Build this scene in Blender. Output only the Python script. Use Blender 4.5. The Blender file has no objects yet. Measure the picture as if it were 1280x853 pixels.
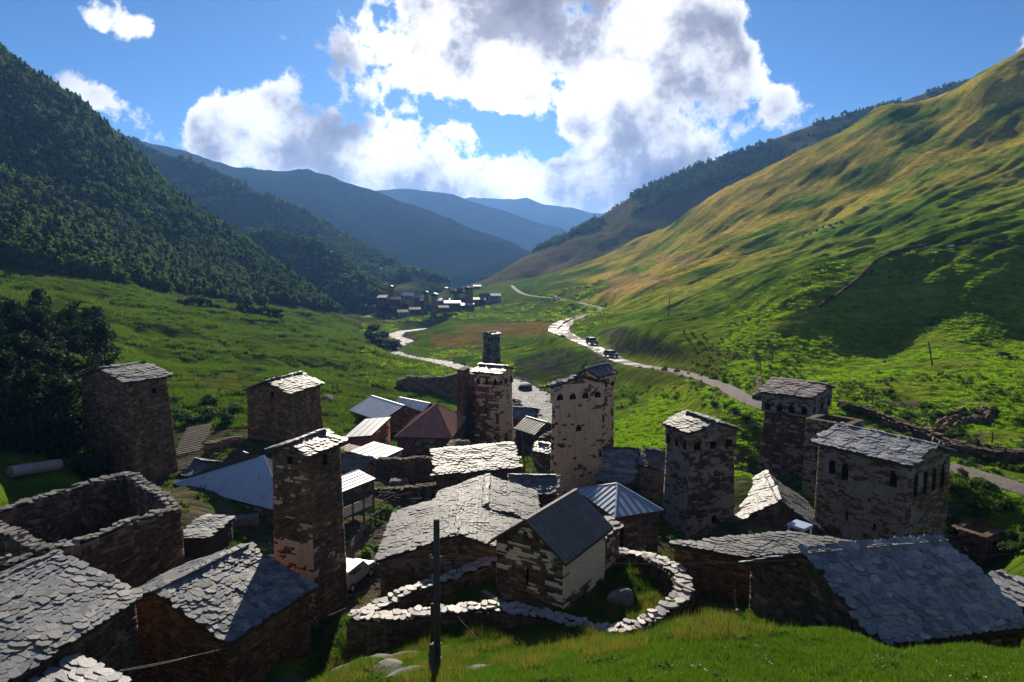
import bpy, bmesh, math, random
import numpy as np
from mathutils import Vector, Matrix
R = math.radians
random.seed(7)
rng = np.random.default_rng(7)
sc = bpy.context.scene
COL = sc.collection

# ------------------------------------------------------------------ camera, sun, sky, exposure
PITCH, FPX = 6.8, 853.0
cam_d = bpy.data.cameras.new('camera'); cam = bpy.data.objects.new('camera', cam_d); COL.objects.link(cam)
cam_d.sensor_width = 36.0; cam_d.lens = 36.0 * FPX / 1280.0
cam_d.clip_start = 0.3; cam_d.clip_end = 30000
cam.location = (0, 0, 0); cam.rotation_euler = (R(90 - PITCH), 0, 0)
sc.camera = cam
sc.view_settings.view_transform = 'Standard'; sc.view_settings.look = 'None'
sc.view_settings.gamma = 1.0; sc.view_settings.use_curve_mapping = False
sc.view_settings.exposure = EXPOSURE = 0.85
sc.cycles.use_denoising = True
sc.cycles.max_bounces = 6; sc.cycles.volume_bounces = 0; sc.cycles.transparent_max_bounces = 6
sc.cycles.caustics_reflective = False; sc.cycles.caustics_refractive = False

SUN_EL, SUN_AZ = 23.0, -4.0          # degrees; azimuth measured from +Y towards +X
sd = bpy.data.lights.new('sun', 'SUN'); sun = bpy.data.objects.new('sun', sd); COL.objects.link(sun)
sd.energy = 5.0; sd.angle = R(0.5); sd.color = (1.0, 0.90, 0.74)
S = Vector((math.sin(R(SUN_AZ)) * math.cos(R(SUN_EL)), math.cos(R(SUN_AZ)) * math.cos(R(SUN_EL)), math.sin(R(SUN_EL))))
sun.rotation_euler = S.to_track_quat('Z', 'Y').to_euler()
sun.location = (0, 0, 60)

_c, _s = math.cos(R(PITCH)), math.sin(R(PITCH))
def ray(px, py):                    # direction of the sight line, scaled so that its y is 1
    x = (px - 640) / FPX; y = -(py - 426.5) / FPX
    k = _c + y * _s
    return Vector((x / k, 1.0, (-_s + y * _c) / k))
def P(px, py, Y): return ray(px, py) * Y
def PZ(px, py, z):
    d = ray(px, py); return d * (z / d.z)
def proj(x, y, z):                  # arrays -> pixels
    f = y * _c - z * _s; u = y * _s + z * _c
    return 640 + FPX * x / f, 426.5 - FPX * u / f

# ------------------------------------------------------------------ node helpers
class NT:
    def __init__(s, tree): s.t = tree; s.t.nodes.clear()
    def n(s, typ, ins=None, **kw):
        nd = s.t.nodes.new(typ)
        for k, v in kw.items(): setattr(nd, k, v)
        for k, v in (ins or {}).items():
            i = nd.inputs[k]
            if isinstance(v, bpy.types.NodeSocket): s.t.links.new(v, i)
            else: i.default_value = v
        return nd
    def math(s, op, a, b=0.0, clamp=False):
        return s.n('ShaderNodeMath', {0: a, 1: b}, operation=op, use_clamp=clamp).outputs[0]
    def ramp(s, fac, stops):
        nd = s.n('ShaderNodeValToRGB', {0: fac}); e = nd.color_ramp.elements
        while len(e) < len(stops): e.new(0.5)
        for el, (p, c) in zip(e, stops): el.position = p; el.color = (*c, 1) if len(c) == 3 else c
        return nd.outputs[0]
    def mix(s, fac, a, b, blend='MIX'):
        nd = s.n('ShaderNodeMix', data_type='RGBA', blend_type=blend)
        for i, v in ((0, fac), (6, a), (7, b)):
            if isinstance(v, bpy.types.NodeSocket): s.t.links.new(v, nd.inputs[i])
            else: nd.inputs[i].default_value = v if i == 0 else (*v, 1)
        return nd.outputs[2]
    def noise(s, vec, scale, detail=4, rough=0.55, dim='3D'):
        return s.n('ShaderNodeTexNoise', {'Vector': vec, 'Scale': scale, 'Detail': detail, 'Roughness': rough}, noise_dimensions=dim).outputs[0]
    def rng(s, v, a, b, c=0.0, d=1.0, smooth=False):
        return s.n('ShaderNodeMapRange', {0: v, 1: a, 2: b, 3: c, 4: d}, interpolation_type='SMOOTHSTEP' if smooth else 'LINEAR').outputs[0]

# ------------------------------------------------------------------ world: Nishita sky with cumulus clouds
w = bpy.data.worlds.new('World'); sc.world = w; w.use_nodes = True
t = NT(w.node_tree)
sky = t.n('ShaderNodeTexSky', sky_type='NISHITA', sun_disc=False, sun_elevation=R(SUN_EL), sun_rotation=R(SUN_AZ),
          altitude=2100.0, air_density=1.0, dust_density=0.6, ozone_density=2.0)
dirv = t.n('ShaderNodeTexCoord').outputs['Generated']
dn = t.n('ShaderNodeVectorMath', {0: dirv}, operation='NORMALIZE').outputs[0]
blobs = [(425,78,44),(470,45,58),(515,75,56),(545,30,60),(600,55,66),(650,30,70),(700,75,60),(640,95,44),(745,40,66),(800,15,60),(790,80,52),
 (650,-50,150),(780,-60,120),(520,-40,70),
 (850,60,56),(885,60,48),(905,95,40),(860,115,56),(815,150,56),(760,150,46),(722,150,34),(850,190,50),(800,205,40),
 (285,160,42),(335,140,48),(385,125,44),(380,170,56),(435,160,56),(480,190,56),(545,180,50),(320,190,52),(255,185,34),(430,205,46),(500,215,46),(575,178,26),
 (545,228,56),(600,236,54),(650,240,50),(700,246,46),(750,242,44),(790,226,46),(575,215,40),(560,240,60),(620,246,60),(680,250,56),(735,250,52),(775,240,46),(525,225,52),(850,110,60),(870,95,50),(590,25,50),
 (930,150,44),(985,142,34),(950,125,26),(890,170,46),(840,215,36),(1022,146,20),
 (75,98,30),(108,108,24),(150,152,32),(188,162,28),(130,125,18),(132,24,22),(108,22,16),(160,28,20),(180,34,12),(362,44,13),(350,48,9),(258,128,17),(616,180,16),(590,100,14),(1290,38,30),(240,150,12)]
field = None
def add_blob(c, r, k=1.0):
    global field
    d = t.n('ShaderNodeVectorMath', {0: dn, 1: tuple(c)}, operation='DISTANCE').outputs['Value']
    f = t.rng(d, r * 1.45, r * 0.1, 0, k, True)
    field = f if field is None else t.math('ADD', field, f)
for (bx, by, br) in blobs:
    add_blob(ray(bx, by).normalized(), br / FPX * 1.05, (.66 if br < 22 else .76) if br < 36 else 1.0)
main_field, field = field, None
for (bx, by, br) in [(520,222,44),(570,236,44),(620,243,42),(670,247,40),(720,252,36),(765,248,34),(600,226,30),(480,215,40),(800,232,30)]: add_blob(ray(bx, by).normalized(), br / FPX)
low_bank = t.math('MULTIPLY', t.math('MINIMUM', field, 1.0), 0.42); field = main_field
for k in range(26):                 # the rest of the sky carries the same kind of clouds
    a = R(random.uniform(55, 305)); e = R(random.uniform(8, 50))
    c = Vector((math.sin(a) * math.cos(e), math.cos(a) * math.cos(e), math.sin(e)))
    rr = random.uniform(.08, .16)
    add_blob(c, rr); add_blob((c + Vector((random.uniform(-.1, .1), random.uniform(-.1, .1), random.uniform(-.03, .03)))).normalized(), rr * .8)
nz = t.noise(dn, 7.5, 10, 0.62)
nz2 = t.noise(t.n('ShaderNodeVectorMath', {0: dn, 1: (7.3, 2.2, 4.4)}, operation='ADD').outputs[0], 3.6, 4, 0.55)
up = t.n('ShaderNodeVectorMath', {0: dn, 1: (3.3, 1.7, 5.1)}, operation='ADD').outputs[0]
nz3 = t.noise(up, 6.5, 5, 0.5)
fcap = t.math('MULTIPLY', t.math('MINIMUM', field, 1.5), 0.475)
nz4 = t.noise(dn, 24.0, 6, 0.6)
nsum = t.math('ADD', t.math('MULTIPLY', t.math('SUBTRACT', nz, 0.5), 2.5), t.math('ADD', t.math('MULTIPLY', t.math('SUBTRACT', nz2, 0.5), 1.3), t.math('MULTIPLY', t.math('SUBTRACT', nz4, 0.5), 1.0)))
fn = t.math('ADD', fcap, nsum)
fn = t.math('ADD', fcap, t.math('MULTIPLY', nsum, t.rng(field, 0.0, 0.30, 0, 1)))
fn = t.math('ADD', fn, low_bank)
alpha = t.rng(fn, 0.36, 0.60, 0, 1, True)
thick = t.math('ADD', t.math('MULTIPLY', t.math('MINIMUM', field, 1.6), .55), t.math('ADD', t.math('MULTIPLY', t.math('SUBTRACT', nz3, 0.5), 3.6), t.math('MULTIPLY', nsum, .75)))
core = t.rng(thick, 0.30, 1.50, 0, 1, False)
sdot = t.n('ShaderNodeVectorMath', {0: dn, 1: tuple(S)}, operation='DOT_PRODUCT').outputs['Value']
glow = t.math('POWER', t.math('MAXIMUM', sdot, 0.0), 22.0)
ccol = t.ramp(core, [(0, (.82, .82, .85)), (.3, (.66, .66, .70)), (.62, (.27, .275, .32)), (1, (.12, .125, .16))])
ccol = t.mix(glow, ccol, t.ramp(core, [(0, (1.6, 1.55, 1.48)), (.35, (1.1, 1.06, 1.03)), (.65, (.36, .35, .38)), (1, (.19, .185, .21))]))
skyc = t.mix(1.0, sky.outputs[0], (0.41, 0.69, 0.99), 'MULTIPLY')
bg1 = t.n('ShaderNodeBackground', {0: skyc, 1: 0.05})
bg2 = t.n('ShaderNodeBackground', {0: ccol, 1: 0.71})
ms = t.n('ShaderNodeMixShader', {0: alpha, 1: bg1.outputs[0], 2: bg2.outputs[0]})
t.n('ShaderNodeOutputWorld', {0: ms.outputs[0]})
w.cycles.sampling_method = 'MANUAL'; w.cycles.sample_map_resolution = 512

# ------------------------------------------------------------------ materials
MATS = {}
def new_mat(name):
    m = bpy.data.materials.new(name); m.use_nodes = True; MATS[name] = m
    return m, NT(m.node_tree)
def finish(t, col, rough=0.8, bump=None, bstr=0.3, bdist=0.05, metal=0.0, spec=0.3, trans=None):
    b = t.n('ShaderNodeBsdfPrincipled', {'Roughness': rough, 'Metallic': metal, 'Specular IOR Level': spec})
    if isinstance(col, bpy.types.NodeSocket): t.t.links.new(col, b.inputs['Base Color'])
    else: b.inputs['Base Color'].default_value = (*col, 1)
    if bump is not None:
        bn = t.n('ShaderNodeBump', {'Height': bump, 'Strength': bstr, 'Distance': bdist})
        t.t.links.new(bn.outputs[0], b.inputs['Normal'])
    out = b.outputs[0]
    if trans is not None:
        tr = t.n('ShaderNodeBsdfTranslucent')
        t.t.links.new(trans, tr.inputs[0])
        out = t.n('ShaderNodeMixShader', {0: 0.45, 1: out, 2: tr.outputs[0]}).outputs[0]
    t.n('ShaderNodeOutputMaterial', {0: out})
def geo_pos(t): return t.n('ShaderNodeNewGeometry').outputs['Position']
def tint(t):                        # per-piece random number: face attribute of joined pieces, object random of single ones
    a = t.n('ShaderNodeAttribute', attribute_name='tint').outputs['Fac']
    o = t.n('ShaderNodeObjectInfo').outputs['Random']
    return t.math('FRACT', t.math('ADD', a, o))
def stone_mat(name, stops, bscale=9.0, rough=0.9, spec=0.12, dirt=0.5, bstr=0.5):
    if name not in ('stone_pale', 'boulder_stone'): stops = [(a, (r * 1.06, g * .93, b * .74)) for a, (r, g, b) in stops]
    m, t = new_mat(name); p = geo_pos(t)
    c = t.ramp(tint(t), stops)
    big = t.noise(p, 0.55, 4, 0.6)
    c = t.mix(t.rng(big, 0.38, 0.68, 0.0, dirt), c, (0.030, 0.024, 0.019))
    fine = t.noise(p, bscale, 6, 0.65)
    run = t.noise(t.n('ShaderNodeVectorMath', {0: p, 1: (1.5, 1.5, .16)}, operation='MULTIPLY').outputs[0], 1.0, 6, 0.6)
    c = t.mix(t.rng(run, .50, .72, 0, .6), c, tuple(x * .35 for x in stops[1][1]))
    c = t.mix(t.rng(run, .30, .42, .35, 0), c, tuple(min(1, x * 1.25) for x in stops[-1][1]))
    c = t.mix(t.rng(fine, 0.3, 0.75, 0.35, 0.0), c, (0.02, 0.017, 0.015))
    finish(t, c, rough, fine, bstr, 0.06, spec=spec)
    return m
stone_mat('stone_brown', [(0, (.11, .066, .040)), (.25, (.20, .125, .076)), (.5, (.29, .19, .118)), (.72, (.16, .096, .057)), (.88, (.36, .26, .17)), (1, (.42, .33, .23))])
stone_mat('stone_dark', [(0, (.065, .050, .040)), (.35, (.13, .094, .069)), (.7, (.19, .137, .098)), (.9, (.105, .075, .055)), (1, (.29, .225, .165))])
stone_mat('stone_rust', [(0, (.12, .062, .034)), (.4, (.23, .125, .066)), (.8, (.31, .175, .092)), (1, (.38, .25, .15))])
stone_mat('stone_grey', [(0, (.12, .104, .092)), (.35, (.21, .18, .155)), (.7, (.29, .25, .215)), (.88, (.16, .13, .11)), (1, (.38, .34, .295))])
stone_mat('stone_pale', [(0, (.30, .27, .25)), (.4, (.40, .36, .33)), (.8, (.34, .28, .25)), (1, (.50, .46, .43))], dirt=0.2, rough=0.6, spec=0.4)
stone_mat('wall_core', [(0, (.035, .028, .023)), (1, (.045, .036, .03))])
stone_mat('boulder_stone', [(0, (.18, .165, .15)), (1, (.30, .275, .25))], bscale=4, dirt=0.45)
def plaster_mat(name, a, b, dirt=.55):
    m, t = new_mat(name); p = geo_pos(t)
    n1 = t.noise(p, 0.9, 6, 0.65); n2 = t.noise(p, 14, 5, 0.6)
    st = t.n('ShaderNodeVectorMath', {0: p, 1: (2.2, 2.2, 0.25)}, operation='MULTIPLY').outputs[0]
    n3 = t.noise(st, 1.6, 5, 0.6)
    c = t.mix(t.rng(n1, 0.3, 0.7), a, b)
    c = t.mix(t.rng(n3, 0.5, 0.75, 0, dirt), c, (.055, .045, .036))
    c = t.mix(t.rng(n2, 0.25, 0.5, dirt * .8, 0), c, (.05, .04, .033))
    finish(t, c, 0.9, n2, 0.5, 0.04, spec=0.15)
plaster_mat('plaster_tan', (.74, .51, .32), (.58, .40, .25), .4)
plaster_mat('plaster_grey', (.31, .26, .215), (.215, .178, .148))
plaster_mat('plaster_cream', (.90, .70, .46), (.82, .62, .40), .15)
plaster_mat('plaster_brown', (.28, .20, .135), (.17, .12, .083))
def slate_mat(name, stops, rough=0.42, spec=0.5):
    m, t = new_mat(name); p = geo_pos(t)
    c = t.ramp(tint(t), stops)
    n = t.noise(p, 7, 6, 0.65); big = t.noise(p, 0.6, 4, 0.6)
    c = t.mix(t.rng(n, 0.35, 0.7, 0.5, 0.0), c, (.045, .042, .045))
    c = t.mix(t.rng(big, 0.5, 0.75, 0, 0.4), c, (.05, .048, .045))
    n2 = t.noise(p, 26, 3, 0.6)
    c = t.mix(t.rng(t.math('ADD', n2, t.math('MULTIPLY', big, .6)), 0.90, 1.0, 0, 0.6), c, (.15, .145, .06))
    finish(t, c, t.rng(n, 0.3, 0.7, rough - .08, rough + .2), n, 0.45, 0.03, spec=spec)
slate_mat('slate_grey', [(0, (.15, .155, .17)), (.18, (.29, .295, .31)), (.36, (.12, .127, .15)), (.54, (.35, .345, .345)), (.68, (.33, .285, .25)), (.8, (.20, .215, .25)), (.92, (.47, .46, .45)), (1, (.27, .28, .31))])
slate_mat('slate_blue', [(0, (.07, .08, .105)), (.2, (.15, .165, .20)), (.4, (.10, .112, .14)), (.6, (.20, .21, .245)), (.75, (.24, .215, .19)), (.88, (.30, .295, .29)), (1, (.14, .15, .17))], rough=.55, spec=.3)
slate_mat('slate_pale', [(0, (.095, .095, .098)), (.3, (.165, .162, .163)), (.55, (.125, .12, .118)), (.75, (.06, .063, .07)), (1, (.22, .215, .21))], rough=.58, spec=.30)
slate_mat('slate_rust', [(0, (.17, .125, .10)), (.3, (.25, .215, .195)), (.6, (.21, .125, .08)), (.85, (.28, .25, .23)), (1, (.14, .105, .085))], rough=.5, spec=.36)
def metal_mat(name, col, col2, rough=0.4, metal=0.0, spec=0.5, sc_=1.2, rust=0.0):
    m, t = new_mat(name); p = geo_pos(t)
    n = t.noise(p, sc_, 6, 0.65); n2 = t.noise(p, 11, 4, 0.6)
    o = t.n('ShaderNodeObjectInfo').outputs['Random']
    c = t.mix(t.rng(n, 0.4, 0.72), col, col2)
    c = t.mix(t.math('MULTIPLY', o, 0.22), c, tuple(x * 0.55 for x in col))
    c = t.mix(t.rng(n2, 0.55, 0.8, 0, 0.3), c, tuple(x * 0.5 for x in col2))
    if rust:
        n3 = t.noise(p, .75, 8, .7)
        c = t.mix(t.rng(n3, .54, .66, 0, rust, True), c, (.19, .085, .045))
    finish(t, c, t.rng(n2, 0.3, 0.7, rough - .08, rough + .15), t.math('ADD', n2, n), 0.35, 0.03, metal=metal, spec=spec)
metal_mat('metal_blue', (.34, .46, .62), (.38, .47, .60), 0.5, rust=.4)
metal_mat('metal_hip_blue', (.20, .27, .36), (.24, .30, .37), 0.4)
metal_mat('metal_light', (.60, .65, .72), (.50, .55, .61), 0.5, rust=.4)
metal_mat('metal_white', (.78, .78, .80), (.66, .65, .65), 0.5, rust=.4)
metal_mat('metal_grey', (.19, .22, .26), (.15, .17, .20), 0.5, rust=.4)
metal_mat('metal_dark', (.15, .132, .122), (.20, .18, .165), 0.7, spec=.15)
metal_mat('metal_tan', (.15, .125, .11), (.21, .18, .16), 0.6, spec=.3)
metal_mat('metal_red', (.30, .105, .065), (.38, .18, .115), 0.55)
metal_mat('metal_purple', (.085, .055, .065), (.13, .085, .09), 0.5)
metal_mat('rusty_pipe', (.30, .26, .24), (.20, .12, .08), 0.55)
metal_mat('car_white', (.62, .63, .66), (.58, .59, .62), 0.3)
metal_mat('car_blue', (.30, .38, .46), (.28, .35, .42), 0.35)
metal_mat('car_dark', (.10, .105, .12), (.12, .125, .14), 0.3)
metal_mat('kiosk_blue', (.32, .42, .55), (.28, .37, .50), 0.45)
metal_mat('orange_board', (.30, .105, .035), (.22, .075, .028), 0.75)
metal_mat('red_board', (.13, .016, .018), (.09, .013, .015), 0.7)
metal_mat('paint_red', (.16, .03, .035), (.12, .03, .03), 0.6)
def simple(name, col, rough=0.8, spec=0.3, var=0.35, scale=6.0, stretch=None):
    m, t = new_mat(name); p = geo_pos(t)
    if stretch: p = t.n('ShaderNodeVectorMath', {0: p, 1: stretch}, operation='MULTIPLY').outputs[0]
    n = t.noise(p, scale, 5, 0.6)
    c = t.mix(t.rng(n, 0.3, 0.7, 0, 1), tuple(x * (1 - var) for x in col), tuple(min(1, x * (1 + var)) for x in col))
    o = t.n('ShaderNodeObjectInfo').outputs['Random']
    c = t.mix(t.math('MULTIPLY', o, 0.35), c, tuple(x * 0.5 for x in col))
    finish(t, c, rough, n, 0.4, 0.02, spec=spec)
simple('dark_void', (.012, .010, .009), 0.95, 0.0)  # near-black colour stands in for the unlit inside of openings
simple('timber_dark', (.060, .043, .032), 0.85, 0.2, 0.45, 5, (6, 6, .8))
simple('timber_grey', (.17, .15, .135), 0.85, 0.2, 0.4, 5, (6, 6, .8))
simple('timber_pole', (.085, .066, .052), 0.85, 0.2, 0.5, 6, (7, 7, .6))
simple('timber_batten', (.30, .25, .215), 0.8, 0.25, 0.3, 5, (6, 6, 3))
simple('wire_metal', (.10, .095, .09), 0.6, 0.3)
simple('tyre', (.02, .02, .02), 0.8); simple('car_glass', (.02, .025, .03), 0.08, 0.6, 0.1)
simple('cow_hide', (.05, .03, .02), 0.8)
simple('bark', (.075, .06, .05), 0.9, 0.1)
def leaf_mat(name, a, b, tr=1.6):
    m, t = new_mat(name); p = geo_pos(t)
    o = t.n('ShaderNodeObjectInfo').outputs['Random']
    at = t.n('ShaderNodeAttribute', attribute_name='tint').outputs['Fac']
    n = t.noise(p, 0.02, 5, 0.6)
    f = t.math('FRACT', t.math('ADD', o, t.math('MULTIPLY', at, 0.6)))
    f = t.math('ADD', t.math('MULTIPLY', f, 0.6), t.math('MULTIPLY', t.rng(n, .3, .7), 0.4))
    c = t.mix(f, a, b)
    tc = t.mix(1.0, c, (tr * 1.1, tr * 1.25, tr * .5), 'MULTIPLY')
    finish(t, c, 0.7, spec=0.08, trans=tc)
leaf_mat('leaf_wood', (.036, .074, .020), (.082, .125, .030), 1.4)
leaf_mat('leaf_light', (.045, .085, .018), (.095, .135, .030), 1.4)
leaf_mat('leaf_far', (.026, .052, .016), (.055, .088, .022), 1.3)
leaf_mat('leaf_dark', (.009, .020, .009), (.020, .038, .012), 0.8)
leaf_mat('leaf_shrub', (.028, .055, .014), (.055, .085, .022), 1.2)
leaf_mat('leaf_nettle', (.055, .115, .016), (.075, .14, .02), 1.5)
leaf_mat('grass_blade', (.038, .082, .010), (.080, .125, .018), 1.45)
leaf_mat('grass_dry', (.19, .135, .05), (.12, .12, .03), 1.3)
leaf_mat('grass_meadow', (.10, .19, .012), (.18, .26, .02), 1.8)  # sunlit meadow copy of the blades, its brightness put into the colour
leaf_mat('grass_rough', (.040, .075, .014), (.085, .105, .025), 1.4)

# ------------------------------------------------------------------ object helpers
def tag(o, label=None, cat=None, group=None, kind=None):
    if label: o['label'] = label
    if cat: o['category'] = cat
    if group: o['group'] = group
    if kind: o['kind'] = kind
    return o
def mesh_np(name, V, F, mats, tints=None, smooth=False, matidx=None):
    me = bpy.data.meshes.new(name)
    V = np.asarray(V, dtype=np.float32)
    if isinstance(F, np.ndarray):
        m, k = F.shape
        me.vertices.add(len(V)); me.vertices.foreach_set('co', V.ravel())
        me.loops.add(m * k); me.loops.foreach_set('vertex_index', F.ravel().astype(np.int32))
        me.polygons.add(m); me.polygons.foreach_set('loop_start', np.arange(0, m * k, k, dtype=np.int32))
        me.update(calc_edges=True); me.validate()
    else:
        me.from_pydata([tuple(v) for v in V.tolist()], [], [tuple(f) for f in F]); me.update()
    for mt in (mats if isinstance(mats, (list, tuple)) else [mats]): me.materials.append(MATS[mt] if isinstance(mt, str) else mt)
    if tints is not None:
        a = me.attributes.new('tint', 'FLOAT', 'FACE'); a.data.foreach_set('value', np.asarray(tints, dtype=np.float32))
    if matidx is not None: me.polygons.foreach_set('material_index', np.asarray(matidx, dtype=np.int32))
    if smooth: me.polygons.foreach_set('use_smooth', np.ones(len(me.polygons), dtype=bool))
    return me
def link(name, me, parent=None):
    o = bpy.data.objects.new(name, me); COL.objects.link(o)
    if parent is not None: o.parent = parent
    return o
def thing(name, label, cat, loc, group=None):
    o = bpy.data.objects.new(name, None); COL.objects.link(o); o.location = loc
    o.empty_display_size = 0.3
    return tag(o, label, cat, group)
class MB:                           # collects simple shapes (world coordinates), built as ONE mesh
    def __init__(s): s.V = []; s.F = []; s.M = []
    def add(s, vs, fs, m=0):
        b = len(s.V); s.V += [Vector(v) for v in vs]; s.F += [tuple(i + b for i in f) for f in fs]; s.M += [m] * len(fs)
    def hexa(s, p, m=0):            # 8 points: bottom 0-3 counter-clockwise, top 4-7
        s.add(p, [(3, 2, 1, 0), (4, 5, 6, 7), (0, 1, 5, 4), (1, 2, 6, 5), (2, 3, 7, 6), (3, 0, 4, 7)], m)
    def box(s, c, half, rz=0.0, m=0, tilt=None):
        ca, sa = math.cos(rz), math.sin(rz); p = []
        for z in (-1, 1):
            for x, y in ((-1, -1), (1, -1), (1, 1), (-1, 1)):
                v = Vector((x * half[0], y * half[1], z * half[2]))
                if tilt: v = tilt @ v
                p.append(Vector(c) + Vector((v.x * ca - v.y * sa, v.x * sa + v.y * ca, v.z)))
        s.hexa(p, m)
    def beam(s, a, b, w, h=None, m=0, up=Vector((0, 0, 1))):
        a, b = Vector(a), Vector(b); h = h or w; d = (b - a).normalized()
        x = d.cross(up)
        if x.length < 1e-3: x = d.cross(Vector((1, 0, 0)))
        x.normalize(); y = x.cross(d)
        q = [(-1, -1), (1, -1), (1, 1), (-1, 1)]
        s.hexa([a + x * i * w / 2 + y * j * h / 2 for i, j in q] + [b + x * i * w / 2 + y * j * h / 2 for i, j in q], m)
    def tube(s, pts, r, n=8, m=0, caps=True):
        rs = r if isinstance(r, (list, tuple)) else [r] * len(pts)
        pts = [Vector(p) for p in pts]; vs, fs = [], []
        for i, p in enumerate(pts):
            d = (pts[min(i + 1, len(pts) - 1)] - pts[max(i - 1, 0)]).normalized()
            x = d.cross(Vector((0, 0, 1)))
            if x.length < 1e-2: x = d.cross(Vector((1, 0, 0)))
            x.normalize(); y = x.cross(d)
            for k in range(n):
                a = 2 * math.pi * k / n; vs.append(p + (x * math.cos(a) + y * math.sin(a)) * rs[i])
        for i in range(len(pts) - 1):
            for k in range(n):
                fs.append((i * n + k, i * n + (k + 1) % n, (i + 1) * n + (k + 1) % n, (i + 1) * n + k))
        if caps: fs.append(tuple(range(n))[::-1]); fs.append(tuple((len(pts) - 1) * n + k for k in range(n)))
        s.add(vs, fs, m)
    def build(s, name, mats, parent=None, origin=(0, 0, 0), smooth=False):
        o = Vector(origin)
        me = mesh_np(name, np.array([(v - o)[:] for v in s.V]), s.F, mats, smooth=smooth, matidx=s.M)
        bm = bmesh.new(); bm.from_mesh(me); bmesh.ops.recalc_face_normals(bm, faces=bm.faces); bm.to_mesh(me); bm.free()
        return link(name, me, parent)

# ------------------------------------------------------------------ numpy noise
_perm = np.random.default_rng(3).permutation(512)
def vnoise(x, y, seed=0):
    x = np.asarray(x, float) + seed * 17.31; y = np.asarray(y, float) - seed * 9.77
    xi = np.floor(x).astype(int); yi = np.floor(y).astype(int); xf = x - xi; yf = y - yi
    def g(ix, iy, dx, dy):
        h = _perm[(_perm[ix & 511] + iy) & 511] * (2 * np.pi / 512)
        return np.cos(h) * dx + np.sin(h) * dy
    u = xf * xf * xf * (xf * (xf * 6 - 15) + 10); v = yf * yf * yf * (yf * (yf * 6 - 15) + 10)
    a = g(xi, yi, xf, yf); b = g(xi + 1, yi, xf - 1, yf); c = g(xi, yi + 1, xf, yf - 1); d = g(xi + 1, yi + 1, xf - 1, yf - 1)
    return (a + u * (b - a) + v * (c - a + u * (a - b - c + d))) * 1.5
def fbm(x, y, o=4, seed=0, gain=0.5):
    r = 0; a = 1.0; s = 0
    for i in range(o):
        r = r + a * vnoise(x * 2 ** i, y * 2 ** i, seed + i * 3); s += a; a *= gain
    return r / s
def sstep(x, a, b):
    q = np.clip((x - a) / (b - a), 0, 1); return q * q * (3 - 2 * q)
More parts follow.
